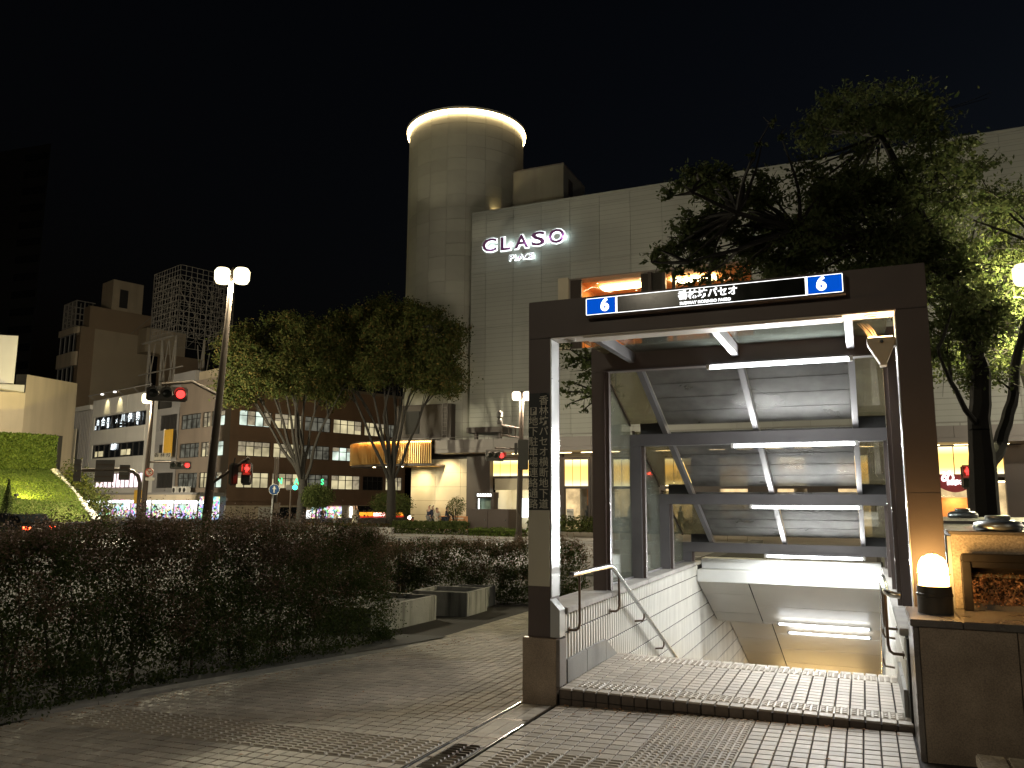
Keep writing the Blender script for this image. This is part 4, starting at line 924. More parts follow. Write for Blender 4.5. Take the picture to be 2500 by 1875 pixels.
# low dark plant room with ladder beside the tower
MB().box(-31.3, -26.2, 47.6, 50.5, 5.9, 9.0).build('plant_room', M['darkbrown'], st_, bev=.02)
MB().box(-30.2, -29.0, 47.52, 47.6, 6.7, 8.5).build('plant_room_door', M['dark'], st_); MB().box(-31.35,-26.15,47.3,47.599,5.9,6.35).build('plant_room_plinth', M['greyclad'], st_)
m = MB()
for x in (-26.9,-26.5): m.tube([(x,47.5,6),(x,47.5,9.3),(x,47.9,9.5),(x,48.3,9.1)], .03, 6)
for k in range(10): m.tube([(-26.9,47.5,6.3+.3*k),(-26.5,47.5,6.3+.3*k)], .02, 5)
m.build('ladder', M['greyclad'], st_)
# street canopy
for k in range(17):
    x0 = -25.7+2.36*k; MB().box(x0+.01, x0+2.35, 44.2, 44.5, 5.22, 5.87).build('canopy_fascia', M['greyclad'], st_)
MB().box(-25.7, 15, 44.22, FY-.04, 4.94, 5.21).build('canopy_slab', M['greyclad'], st_); MB().box(-25.7,15,44.52,FY-.04,5.215,5.80).build('canopy_roof', M['darkbrown'], st_)
MB().box(-23.75, -20.9, 45.4, 47.2, 6.45, 6.85).build('canopy_vent', M['darkbrown'], st_, bev=.02)
m = MB()
for x in (-23.3,-21.4): m.box(x-.1,x+.1,46,46.3,5.8,6.45)
m.build('canopy_vent_legs', M['darkbrown'], st_)
m = MB(); m.tube([(-25.6,44.3,6.05),(14,44.3,6.05)], .025, 6); 
for k in range(20): m.tube([(-25.6+2.08*k,44.3,5.85),(-25.6+2.08*k,44.3,6.05)], .02, 5)
m.build('canopy_rail', M['greyclad'], st_)
m = MB()
for k in range(22): x = -23.5+1.75*k; m.box(x-.5, x+.5, 46.3, 46.42, 4.925, 4.938)
m.build('canopy_downlight', emit('canopy_light_mat', (1,.74,.4), 9), st_)
# gold fin canopy
gp = [(-25.75,43.95),(-26.6,43.82),(-27.6,43.74),(-28.6,43.74),(-29.6,43.84),(-30.5,44.02),(-31.5,44.25),(-32.5,44.6),(-33.3,45.05),(-33.9,45.6),(-34.1,46.3),(-33.8,47.1)]
seg = [Vector((x,y,0)) for x, y in gp]; acc = [0]
for a, b in zip(seg, seg[1:]): acc.append(acc[-1]+(b-a).length)
gc = thing('gold_canopy', 'curved canopy with backlit gold vertical slats at the corner of the store', 'canopy', (-29,45.5,4.0))
ME_fin = mesh_only(MB().box(-.09,.09,-.022,.022,0,1.62), 'slat', M['gold'])
def along(d):
    for i in range(len(seg)-1):
        if d <= acc[i+1] or i == len(seg)-2: f = (d-acc[i])/(acc[i+1]-acc[i]); p = seg[i].lerp(seg[i+1], f); t = (seg[i+1]-seg[i]).normalized(); return p, t
nf = int(acc[-1]/.165)
for k in range(nf):
    p, t = along(acc[-1]*(k+.5)/nf); nrm = Vector((t.y,-t.x,0)); inst(ME_fin, 'slat', gc, Vector((p.x,p.y,4.22))-gc.location, (0,0,math.atan2(nrm.y,nrm.x)))
inner = [along(acc[-1]*f)[0]+(Vector((-28.6,47.2,0))-along(acc[-1]*f)[0]).normalized()*.34 for f in [i/24 for i in range(25)]]
m = MB()
for a, b in zip(inner, inner[1:]): m.quad((a.x,a.y,4.2),(b.x,b.y,4.2),(b.x,b.y,5.86),(a.x,a.y,5.86))
m.build('back_panel', princ('canopy_back_mat', (.20,.10,.035), .6), gc)
out = [along(acc[-1]*i/24)[0] for i in range(25)]
m = MB(); m.prism([(p.x,p.y,4.06) for p in out]+[(-33.6,47.6,4.06),(-25.75,47.6,4.06)], (0,0,.14)); m.build('soffit_slab', M['darkbrown'], gc)
m = MB(); m.prism([(p.x,p.y,5.87) for p in out]+[(-33.6,47.6,5.87),(-25.75,47.6,5.87)], (0,0,.10)); m.build('top_slab', M['darkbrown'], gc)
m = MB()
for a, b in zip(inner, inner[1:]): a2 = a+(Vector((a.x,a.y,0))-Vector((-28.6,47.2,0))).normalized()*.08; m.bar((a2.x,a2.y,5.80), (b.x+(a2-a).x,b.y+(a2-a).y,5.80), .05, .05)
m.build('light_strip', emit('gold_strip_mat', (1,.58,.18), 18), gc)
for (x, y) in ((-31.6,45.4),(-30.2,45),(-28.8,44.9),(-27.2,44.8)): MB().lathe([(.09,0),(.09,-.02),(0,-.02)], (x,y,4.058), 10).build('downlight', emit('gold_down_mat', (1,.8,.5), 14), gc)
m = MB()
for k in range(12): m.box(-28.4+.2*k, -28.3+.2*k, 44.3, 46.2, 4.02, 4.058)
m.build('soffit_slats', M['gold'], gc)
# beige panel wall under it, brown wall
bw = MB().box(-28.65, -24.0, 46.03, 46.6, -.5, 4.9).build('corner_wall', M['dark'], st_)
for a, b in ((-28.66,-26.6),(-26.58,-24.5),(-24.48,-23.98)):
    for k in range(5): MB().box(a, b, 46.0, 46.029, -.48+1.02*k, -.48+1.02*k+1.005).build('wall_panel', M['beige_wall'], bw)
for (x, zl) in ((-27.6,4.0),(-25.5,4.75)): lamp('SPOT', 'wall_washer', (x,44.7,zl), 300, (1,.78,.42), bw, size=.06, rot=(math.radians(30),0,0), spot_size=2.0, spot_blend=1.0); MB().lathe([(.06,0),(.06,-.10),(.04,-.12),(0,-.12)], (x,44.7,zl+.16), 10).build('wall_washer_housing', M['darkbrown'], bw)
MB().box(-23.975, -22.1, 46.0, 46.6, -.5, 4.93).build('brown_wall', M['darkbrown'], st_)
# shop bays
GZ = -.5
def bay(x0, x1, z0, z1, n, shop=True, back='shop_in'):
    f = MB(); f.box(x0-.14,x0,46.85,47.25,GZ,z1+.16); f.box(x1,x1+.14,46.85,47.25,GZ,z1+.16); f.box(x0,x1,46.85,47.25,z0-.18,z0); f.box(x0,x1,46.85,47.25,z1,z1+.16)
    w_ = f.build('shop_window', M['darkbrown'], st_)
    pw = (x1-x0)/n
    for k in range(n): MB().box(x0+pw*k+.025, x0+pw*(k+1)-.025, 46.98, 47.02, z0+.01, z1-.01).build('lit_panel', M['warm_panel'], w_)
    if shop:
        MB().box(x0+.01, x1-.01, 46.99, 47.01, GZ+.02, z0-.19).build('pane', M['shopglass'], w_)
bays = [(-20.6+.0,-19.0,3.36,4.5,3),(-16.72,-14.95,2.62,4.48,3),(-13.15,-11.38,2.60,4.44,3),(-9.58,-7.8,2.60,4.44,3),(-6.0,-4.23,2.6,4.44,3),(-2.44,-.66,2.6,4.44,3),(1.13,2.9,2.6,4.44,3)]
bays[0] = (-22.55,-19.3,3.36,4.5,4)
for b in bays: bay(*b, shop=b[2] < 3)
bay(6.55, 8.42, 3.25, 5.0-.12, 2); bay(9.0, 10.0, 3.25, 4.88, 2)
# wall between bays, shop floor behind
edges = [(-22.1,-19.16)]+[(b[0]-.14,b[1]+.14) for b in bays[1:]]+[(6.41,8.56),(8.86,10.14)]
m = MB(); px_ = -19.16
for (a, b) in edges[1:]: m.box(px_+.002, a-.002, 46.9, 47.3, GZ, 4.93); px_ = b
m.box(px_, 15, 46.9, 47.3, GZ, 4.93); m.build('pier_wall', M['darkbrown'], st_)
m = MB(); m.box(-22.1,-19.16,46.86,47.2,2.35,3.17); m.build('bulkhead', M['beige_wall'], st_)
m = MB(); m.quad((-22.1,50,GZ),(-19.2,50,GZ),(-19.2,50,3.3),(-22.1,50,3.3)); m.quad((-22.1,47,GZ),(-22.1,50,GZ),(-22.1,50,3.3),(-22.1,47,3.3)); m.build('entrance_wall', M['beige_wall'], st_)
MB().box(-21.0,-19.2,49.2,49.3,.35,1.75).build('wall_screen', M['cool_screen'], st_)
m = MB(); m.box(-22,-19.3,47.5,49.5,3.2,3.25); m.build('entrance_light', emit('entrance_light_mat', (1,.86,.55), 3.0), st_)
m = MB(); m.quad((-19.1,53,GZ),(14,53,GZ),(14,53,3),(-19.1,53,3)); m.build('shop_back_wall', M['shop_in'], st_)
m = MB(); m.quad((-19.1,47.3,GZ+.01),(14,47.3,GZ+.01),(14,53,GZ+.01),(-19.1,53,GZ+.01)); m.quad((-19.1,47.3,2.9),(14,47.3,2.9),(14,53,2.9),(-19.1,53,2.9)); m.build('shop_floor', M['beige_wall'], st_)
m = MB()
for k in range(16): m.box(-18.5+2*k, -17.3+2*k, 49, 49.2, 2.84, 2.89)
m.build('shop_ceiling_light', emit('shop_light_mat', (1,.8,.5), 10), st_)
for x in (-15.9,-12.0,-7.2,-1.2): MB().lathe([(.42,GZ),(.42,2.9)], (x,49.2,0), 20).build('shop_column', M['greyclad'], st_, smooth=True)
M['cloth_dark'] = princ('dark_cloth_mat', (.03,.035,.05), .8); M['cloth_white'] = princ('white_cloth_mat', (.7,.68,.62), .8); M['wood'] = princ('orange_wood_mat', (.5,.22,.08), .5, var=.15)
MB().box(-15.6,-14.95,48.6,48.7,GZ,2.5).build('shop_wood_panel', M['wood'], st_)
for (i, (x, c)) in enumerate(((-15.35,'cloth_dark'),(-15.05,'cloth_dark'),(-11.7,'cloth_dark'),(-12.3,'cloth_white'),(-8.8,'cloth_dark'),(-5.2,'cloth_white'),(-1.7,'cloth_dark'),(2,'cloth_dark'))):
    o = thing('mannequin', ['dark dressed mannequin beside the orange wood panel','dark dressed mannequin at the edge of the first shop window','dark mannequin in the second shop window from the brown wall','white dressed mannequin in the second shop window','dark mannequin in the third shop window','white mannequin in the fourth shop window','dark mannequin in the fifth shop window','dark mannequin in the sixth shop window'][i], 'mannequin', (x,48,GZ))
    MB().lathe([(.16,0),(.16,.02),(.02,.03),(.02,.75),(.17,.78),(.22,1.0),(.16,1.2),(.22,1.42),(.06,1.5),(.05,1.55),(.10,1.62),(.10,1.72),(0,1.8)], (x,48,GZ), 12).build('body', M[c], o, smooth=True)
eb = thing('easel_board', 'small white menu board on an easel before the first lit shop window', 'sign', (-15.9,45.9,-.5))
MB().box(-16.2,-15.7,45.9,45.94,.25,1.05).build('board', M['cloth_white'], eb); m = MB(); m.bar((-16.15,45.95,-.5),(-16.05,45.93,1.0),.04); m.bar((-15.75,45.95,-.5),(-15.85,45.93,1.0),.04); m.bar((-15.95,46.4,-.5),(-15.95,45.95,1.0),.04); m.build('legs', M['wood'], eb)
text('lettering','MENU', .16, M['cloth_dark'], eb, (-15.95,45.895,.85), FRONT)
# kiosk booth and brown planter box on the far pavement, box hedges
kb = thing('information_kiosk', 'dark booth with a lit name strip beside the brown store wall', 'kiosk', (-20.6,41.5,-.5))
for (px0, px1) in ((1161,1166),(1198,1205)): a, b = onY(px0,1240,41.5), onY(px1,1240,41.5); MB().box(a.x, b.x, 41.5, 42.2, -.5, 1.75).build('side_post', M['darkbrown'], kb)
a, b = onY(1161,1205,41.5), onY(1205,1215,41.5); MB().box(a.x-.05, b.x+.05, 41.4, 42.2, 1.751, 2.12).build('head_box', M['darkbrown'], kb)
for k in range(6): x = a.x+.18+.18*k; MB().box(x, x+.12, 41.38, 41.399, 1.85, 2.02).build('sign_letter', M['cool_screen'], kb)
MB().box(a.x+.05, b.x-.05, 41.9, 41.95, -.5, 1.75).build('back_panel', princ('kiosk_green_mat', (.12,.17,.13), .5), kb); MB().box(a.x+.1, a.x+.2, 41.6, 41.7, -.4, 1.7).build('lamp_strip', M['cool_screen'], kb)
bp = thing('brown_cabinet', 'wide plain brown steel cabinet standing among the far hedges', 'cabinet', (-18.2,38,-.5))
for (a, b) in ((-19.78,-18.44),(-18.42,-17.08)):
    o = MB().box(a, b, 37.99, 38.04, -.3, 1.03).build('door', M['darkbrown'], bp, bev=.01)
    MB().box(b-.2, b-.12, 37.96, 37.989, .35, .45).build('handle', M['steel'], o)
MB().box(-19.8,-17.06,38.045,39.2,-.5,1.06).build('body', M['darkbrown'], bp, bev=.01)
hedge('box_hedge', 'long clipped box hedge along the far kerb below the gold canopy', (-25.2,38.1), (-19.6,38.1), .55, .12, .86, 13000, .10, ('leaf_box','leaf_box'), 0, .02, 8, 8, .06)
hedge('box_hedge', 'short untidy hedge before the brown cabinet', (-19.3,37.3), (-15.6,37.3), .45, .10, .55, 5000, .11, ('leaf_ivy','leaf_box'), 0, .02, 9, 6, .22)
hedge('box_hedge', 'dark clipped hedge before the lit shop windows', (-15.9,38.4), (-2,38.4), .6, .10, 1.0, 24000, .10, ('leaf_zel','leaf_box'), 0, .02, 10, 8, .08)
hedge('box_hedge', 'thin golden hedge before the orange and red shop front', (-33,38.6), (-25.6,38.4), .5, .10, .62, 8000, .10, ('leaf_box','leaf_zel2'), 0, .02, 12, 8, .12)
for k in range(5):
    t = MB().box(-31+1.3*k, -29.75+1.3*k, 36.9, 37.25, -.5, -.12).build('concrete_kerb_block', M['concrete'], bev=.02); tag(t, 'pale concrete block edging the far planting bed', 'block', 'concrete blocks along the far planting bed')
# ================================================================ BLOCK BEYOND THE CROSSING (left)
KX, KY, KA = -61.7, 61.91, math.radians(-17)
KM = Matrix.Translation((KX,KY,0)) @ Matrix.Rotation(KA, 4, 'Z')
def kb_thing(name, label, cat, x, y, z=-2.65, group=None):
    p = KM @ Vector((x,y,0)); return thing(name, label, cat, (p.x,p.y,z), KA, group)
def K(mb): mb.v = [tuple(KM @ Vector(v)) for v in mb.v]; return mb
def faceB(mb, x=0.): mb.v = [(x-v[1], v[0], v[2]) for v in mb.v]; return mb
BZ = -2.65
M['brown_wall'] = princ('brown_office_wall_mat', (.20,.125,.08), .7, var=.10, scale=.5, stain=.2, sscale=.2)
M['brown_wall2'] = princ('grey_brown_office_wall_mat', (.20,.16,.125), .7, var=.10, scale=.5, stain=.25, sscale=.2)
M['frame_d'] = princ('dark_window_frame_mat', (.03,.028,.026), .5)
M['lit_w'] = emit('lit_office_window_mat', (1,.86,.50), .26, .45, .55)
M['lit_c'] = emit('lit_cool_window_mat', (.85,1,.85), .36, .5, .8)
M['blind'] = emit('backlit_blind_mat', (1,.84,.55), .13, .4, 2.0)
M['dim_w'] = emit('dim_curtain_window_mat', (.75,.72,.55), .06, .7, 1.2)
M['dark_w'] = princ('dark_window_mat', (.015,.017,.02), .08, var=.2, spec=.6)
M['white_wall'] = princ('white_panel_wall_mat', (.62,.60,.55), .6, var=.05, scale=.6, obj=.04, stain=.12, sscale=.3)
M['pale_wall'] = princ('pale_render_wall_mat', (.56,.47,.34), .8, var=.08, scale=.5, stain=.2, sscale=.2)
M['tan_wall'] = princ('tan_tower_wall_mat', (.40,.33,.23), .8, var=.06, scale=.3, stain=.25, sscale=.15)
M['tan_wall2'] = princ('brown_tower_edge_mat', (.26,.19,.12), .8, var=.06, scale=.3)
M['grey_wall'] = princ('grey_cladding_mat', (.26,.25,.24), .6, var=.1, scale=.5)
M['lattice'] = princ('lattice_steel_mat', (.26,.24,.21), .6, metal=.3, var=.2)
M['yellow_board'] = princ('yellow_board_mat', (.62,.36,.05), .5, var=.1)
M['red_bar'] = princ('red_board_mat', (.32,.04,.05), .5)
M['neon_w'] = emit('white_neon_mat', (.85,.95,1), 1.3); M['neon_g'] = emit('green_neon_mat', (.05,1,.25), 1.6)
def window(root, face, a, b, z0, z1, mat, nm=4, tr=.34, depth=.22):
    f = MB(); t = .07
    f.box(a, b, depth-.08, depth, z0, z0+t); f.box(a, b, depth-.08, depth, z1-t, z1)
    for k in range(nm+1): x = a+(b-a-t)*k/nm; f.box(x, x+t, depth-.09, depth+.01, z0+t, z1-t)
    if tr: zt = z1-(z1-z0)*tr; f.box(a, b, depth-.07, depth-.01, zt-t/2, zt+t/2)
    p = MB().box(a+.02, b-.02, depth+.012, depth+.03, z0+.02, z1-.02)
    if face == 'B': faceB(f); faceB(p)
    o = K(f).build('window', M['frame_d'], root); K(p).build('pane', mat, o)
    if mat in (M['lit_w'], M['lit_c']):
        for k in range(nm):
            if random.random() < .62:
                xa_, xb_ = a+(b-a)*k/nm+.05, a+(b-a)*(k+1)/nm-.03; zb_ = z1-(z1-z0)*random.choice((.3,.36,.5,.7,.92)); q_ = MB().box(xa_, xb_, depth+.003, depth+.009, zb_, z1-.05)
                if face == 'B': faceB(q_)
                K(q_).build('blind', M['blind'], o)
    return o
# brown office on the corner
bo = kb_thing('brown_office', 'dark brown corner office block with rows of lit four pane windows', 'building', -6, 12)
RW = [(2.85,4.62),(6.42,8.12),(9.85,11.62)]
WB = [(1.1,5.25),(5.65,9.4),(9.8,13.6),(14.0,18.5),(18.9,22.3),(22.7,25.6)]
WA = [(-11.5,-6.75),(-6.35,-4.5),(-4.3,-1.3)]
rb_ = [(a,b,z0,z1) for (a,b) in WB for (z0,z1) in RW]; ra_ = [(a,b,z0,z1) for (a,b) in WA for (z0,z1) in RW]
K(faceB(MB().holes(0, 26, .9, 15.2, rb_, .22))).build('wall', M['brown_wall'], bo)
K(MB().holes(-11.9, 0, 1.9, 15.2, ra_, .22)).build('wall', M['brown_wall2'], bo)
K(MB().box(-11.9, -.26, .26, 26, BZ, 15.1)).build('building_core', M['frame_d'], bo)
K(MB().box(-11.95, .06, -.06, 26.1, 15.2, 15.55)).build('parapet', M['brown_wall2'], bo)
lit = {(0,2):'lit_c',(0,1):'lit_w',(0,0):'lit_w',(1,2):'lit_w',(1,1):'lit_w',(1,0):'lit_w',(2,2):'dim_w',(2,1):'dim_w',(2,0):'dim_w',(3,2):'lit_w',(3,1):'lit_c',(3,0):'lit_w',(4,2):'lit_w',(4,1):'dim_w',(4,0):'dark_w',(5,0):'lit_w',(5,1):'dim_w',(5,2):'dim_w'}
for i, (a, b) in enumerate(WB):
    for j, (z0, z1) in enumerate(RW): window(bo, 'B', a, b, z0, z1, M[lit[i,j]])
for i, (a, b) in enumerate(WA):
    for j, (z0, z1) in enumerate(RW): window(bo, 'A', a, b, z0, z1, M[['dim_w','lit_w','lit_c'][i]], 4 if i == 0 else 2)
for k in range(5): K(faceB(MB().box(0+5.2*k, 5.19+5.2*k, -.10, -.0, 8.6, 8.72))).build('string_course', M['brown_wall'], bo)
for k in range(5): K(faceB(MB().box(0+5.2*k, 5.19+5.2*k, -.10, -.0, 5.0, 5.12))).build('string_course', M['brown_wall'], bo)
K(faceB(MB().box(0, 26, -.35, 0, 1.35, 1.75))).build('ledge', M['brown_wall'], bo)
Bt = (KM.to_3x3() @ Matrix.Rotation(PI/2,3,'Z')) @ FRONT
for (s, y, z) in (('N',6.6,3.7),('A',8.9,3.7),('S',12.6,3.7)): text('neon_letter', s, 1.0, M['neon_g'], bo, KM @ Vector((.05,y,z)), Bt, bold=.01)
text('window_lettering', 'LION', .6, M['frame_d'], bo, KM @ Vector((-2.6,-.02,4.25)), KM.to_3x3() @ FRONT, bold=.01)
# ground floor of the corner office: plain beige fronts, a bright game shop, an orange and red awning shop
gf = K(faceB(MB().box(0, 26, .02, .3, BZ, .9))).build('shop_front_wall', M['pale_wall'], bo)
m, t_, N_, L_ = nodes('glowing_goods_mat'); N_.remove(N_['Principled BSDF']); e_ = N_.new('ShaderNodeEmission'); L_.new(e_.outputs[0], N_['Material Output'].inputs[0]); vo = N_.new('ShaderNodeTexVoronoi'); vo.inputs['Scale'].default_value = 3.2; tc_ = N_.new('ShaderNodeTexCoord'); L_.new(tc_.outputs['Object'], vo.inputs['Vector'])
hs = N_.new('ShaderNodeHueSaturation'); hs.inputs['Saturation'].default_value = .75; hs.inputs['Value'].default_value = 1.3; L_.new(vo.outputs['Color'], hs.inputs['Color']); L_.new(hs.outputs[0], e_.inputs[0]); e_.inputs[1].default_value = .55; M['goods'] = m; m.cycles.emission_sampling = 'NONE'  # goods, racks and back wall glow by emission in place of shop light
M['orange_aw'] = emit('orange_awning_lit_mat', (1,.36,.03), .85, .4, .5); M['red_aw'] = emit('red_awning_lit_mat', (.75,.03,.02), .55, .4, .6); M['shop_white'] = emit('shop_white_light_mat', (1,.98,.92), 1.1)
def bfront(name, a, b, z0, z1, mat, d=-.06, par=None): return K(faceB(MB().box(a, b, d-.06, d, z0, z1))).build(name, mat, par or bo)
bfront('shop_screen', 11.2, 15.6, -1.6, .75, M['goods']); bfront('shop_poster', 10.2, 11.1, -2.4, .3, M['shop_white']); bfront('shop_window_dark', 6.0, 9.6, -2.4, .7, M['dark_w'])
bfront('shop_light', 16.9, 17.3, -2.5, .75, M['shop_white']); bfront('transom', 17.5, 25.5, .05, .85, M['dark_w']); bfront('shop_window', 4.0,5.6,-2.5,.75,M['white_wall'])
aw = kb_thing('shop_awning', 'glowing orange and red awning of a shop in the brown office', 'awning', 1, 21)
def slope(a, b, z0, z1, d0, d1, nm, mat): m = MB(); m.quad((a,d0,z1),(b,d0,z1),(b,d1,z0),(a,d1,z0)); m.quad((a,d0-.02,z1-.02),(b,d0-.02,z1-.02),(b,d1,z0-.02),(a,d1,z0-.02)); return K(faceB(m)).build(nm, mat, aw)
slope(17.5, 25.5, -.45, .05, -.15, -.5, 'orange_band', M['orange_aw']); slope(17.5, 25.5, -1.25, -.45, -.5, -.9, 'red_band', M['red_aw']); bfront('lit_plate', 20.3, 22.2, -.45, -.02, emit('awning_plate_mat',(1,.45,.4),3.0), -.62, aw)
bfront('shop_glow', 17.8, 25.2, -2.6, -1.3, M['shop_white'], .0, bo)

# white panelled building
wb = kb_thing('white_building', 'white panelled building with neon lettered window bands and spotlights on top', 'building', -29, 8)
wr = [(-37.0,-20.9,11.05,12.95),(-37.0,-20.9,7.1,9.0),(-35.4,-20.7,3.0,4.95)]
K(MB().holes(-37.8, -17.8, 1.9, 15.4, wr, .25)).build('wall', M['white_wall'], wb); K(MB().box(-37.7, -17.9, .26, 14, BZ, 15.3)).build('building_core', M['frame_d'], wb)
for k in range(3): K(MB().box(-37.3+5.5*k, -31.9+5.5*k, -.14, -.02, 13.15, 15.35)).build('sign_panel', M['white_wall'], wb)
K(MB().box(-37.4, -20.8, -.12, -.02, 9.08, 10.98)).build('blank_sign', M['white_wall'], wb)
for k in range(12):
    for j in range(3): K(MB().box(-36.9+1.35*k, -35.57+1.35*k, -.05, -.005, 5.05+.66*j, 5.69+.66*j)).build('wall_tile', M['white_wall'], wb)
for (a, b, z0, z1, nm, mt) in ((-37.0,-20.9,11.05,12.95,9,'dark_w'),(-37.0,-20.9,7.1,9.0,9,'dark_w'),(-35.4,-20.7,3.0,4.95,11,'lit_pink')):
    if mt == 'lit_pink': M[mt] = emit('pink_lit_window_mat', (1,.78,.80), .75, .4, .4)
    window(wb, 'A', a, b, z0, z1, M[mt], nm, 0)
for (a, b) in ((-36.3,-35.6),(-35.3,-33.6),(-28.0,-27.0),(-26.9,-25.2)): K(MB().box(a, b, .20, .215, 7.35, 8.1)).build('lit_blind', M['lit_w'], wb)
Kt = KM.to_3x3() @ FRONT
for (s, x, z, h) in (('白',-35.6,12.1,.9),('合',-33.9,12.1,1.3),('月',-32.3,12.2,.9),('メ',-29.6,12.0,.8),('川',-27.6,12.3,1.1),('伊',-25.5,12.2,1.3),('勢',-23.2,12.25,1.2),('日',-36.3,11.4,.6),('膳',-32.2,11.5,.7),('二',-28.1,11.4,.7),('味',-23.2,11.4,.6)): text('neon_letter', s, h, M['neon_w'], wb, KM @ Vector((x,-.02,z)), Kt, bold=.0)
text('neon_letter', '出', .9, M['neon_w'], wb, KM @ Vector((-30.6,.1,8.5)), Kt, bold=.02); text('neon_letter', '和', .9, M['neon_w'], wb, KM @ Vector((-29.7,.1,8.5)), Kt, bold=.02)
m = MB(); m.tube([(-37.4,-.9,16.0),(-18,-.9,16.0)], .06, 6)
for k in range(5): m.tube([(-37+4.6*k,0,15.3),(-37+4.6*k,-.9,16)], .04, 5)
K(m).build('lamp_rail', M['grey_wall'], wb)
for k, x in enumerate((-32.6,-28.6)):
    o = K(MB().box(x-.15,x+.15,-1.1,-.8,15.75,15.95)).build('spotlight', M['shop_white'], wb)
    lamp('SPOT', 'spotlight_beam', KM @ Vector((x,-1.0,15.7)), 160, (1,.85,.45), wb, size=.1, rot=(math.radians(32),0,0), spot_size=1.1, spot_blend=.8)
# grey finned strip, vertical banner
gs = kb_thing('grey_building', 'narrow grey finned building left of the white panelled one', 'building', -41, 6)
K(MB().box(-46, -37.85, .1, 12, BZ, 14.2)).build('wall', M['grey_wall'], gs); K(MB().box(-46, -37.85, -.4, 1, 14.2, 14.85)).build('roof_fascia', M['white_wall'], gs)
for k in range(14): K(MB().box(-45.6+.57*k, -45.42+.57*k, -.2, .099, 2, 14.1)).build('fin', M['grey_wall'], gs)
bn_ = kb_thing('vertical_banner', 'tall cream vertical shop banner with two dark red bars', 'sign', -41.7, -1)
K(MB().box(-43.3,-40.3,-1.1,-.95,3.6,11.5)).build('board', M['beige_wall'], bn_); K(MB().box(-42.4,-41.5,-1.14,-1.101,8.9,11.4)).build('red_bar', M['red_bar'], bn_); K(MB().box(-42.3,-41.4,-1.14,-1.101,3.7,6.2)).build('red_bar', M['red_bar'], bn_)
text('lettering','noﾘoTO', 1.5, M['frame_d'], bn_, KM @ Vector((-41.7,-1.12,7.5)), KM.to_3x3() @ FRONT @ Matrix.Rotation(-PI/2,3,'Z'), width=2.5, bold=.02)
# grey middle building with upper storey
mb_ = kb_thing('grey_mid_building', 'slim grey office with curtained windows beside the brown corner block', 'building', -14.7, 8)
mr = [(-16.9,-12.4,10.0,11.9),(-16.9,-13.8,7.1,8.25),(-16.9,-12.5,2.9,4.75)]
K(MB().holes(-17.75, -11.92, 1.9, 12.75, mr, .2, -.05)).build('wall', M['grey_wall'], mb_); K(MB().box(-17.7,-11.95,.2,10,BZ,12.7)).build('building_core', M['frame_d'], mb_)
for (a,b,z0,z1) in mr: window(mb_, 'A', a, b, z0, z1, M['dim_w'], 4, 0)
K(MB().box(-17.2,-11.6,1.5,12,12.75,17.4)).build('upper_storey', M['grey_wall'], mb_); K(MB().box(-11.55,-1.0,2,13,15.56,17.2)).build('roof_house', M['tan_wall'], mb_)
K(MB().box(-13.6,-11.7,-.9,-.75,6.6,9.9)).build('yellow_sign', M['yellow_board'], mb_); K(MB().box(-13.75,-13.61,-.95,-.7,6.5,10)).build('sign_edge', M['white_wall'], mb_)
for (x, z) in ((-9.9,2.2),(-8.4,2.2),(-7.4,2.2)):
    o = K(MB().box(x,x+.9,-1.3,-.8,z,z+.8)).build('air_conditioner', M['white_wall'], mb_); K(MB().lathe([(.28,0),(.28,.02),(0,.02)], (x+.4,-1.31,z+.4), 14, (0,-1,0))).build('fan_grille', M['frame_d'], o)
# arcade canopy and the bright shops under it
ac = kb_thing('arcade_canopy', 'long pavement arcade roof with bright white light strip under it', 'canopy', -17, -1.5)
for k in range(8): K(MB().box(-33.2+4.1*k, -29.12+4.1*k, -3.0, -2.85, 1.45, 2.05)).build('fascia', M['pale_wall'], ac)
K(MB().box(-33.2,-.4,-2.84,.0,1.9,2.3)).build('roof', M['grey_wall'], ac); K(MB().box(-33.0,-.6,-2.7,-2.3,1.1,1.35)).build('light_strip', emit('arcade_light_mat', (.95,1,1), 3.0), ac)
for k in range(7): K(MB().tube([(-33+5.4*k,-2.9,BZ),(-33+5.4*k,-2.9,1.45)], .09, 8)).build('post', M['grey_wall'], ac)
K(MB().box(-15.2,-13.6,-3.3,-3.02,1.0,2.6)).build('orange_sign', M['yellow_board'], ac)
sf = kb_thing('bright_shop_front', 'brightly lit shop front crowded with coloured goods under the arcade roof', 'shop front', -17, -.4)
K(MB().box(-33,-.8,-.35,-.3,BZ,1.85)).build('back_wall', M['goods'], sf)
for k in range(11): K(MB().box(-32.8+2.9*k,-31.4+2.9*k,-.5,-.36,.2+.3*(k%3),1.4)).build('lit_poster', M['shop_white'] if k%2 else M['lit_c'], sf)
for k in range(26): x = -32.6+1.2*k; K(MB().box(x,x+.8,-1.4-.4*(k%2),-.9,BZ,BZ+1.2+.5*((k*7)%5)/4)).build('goods_rack', M['goods'], sf)

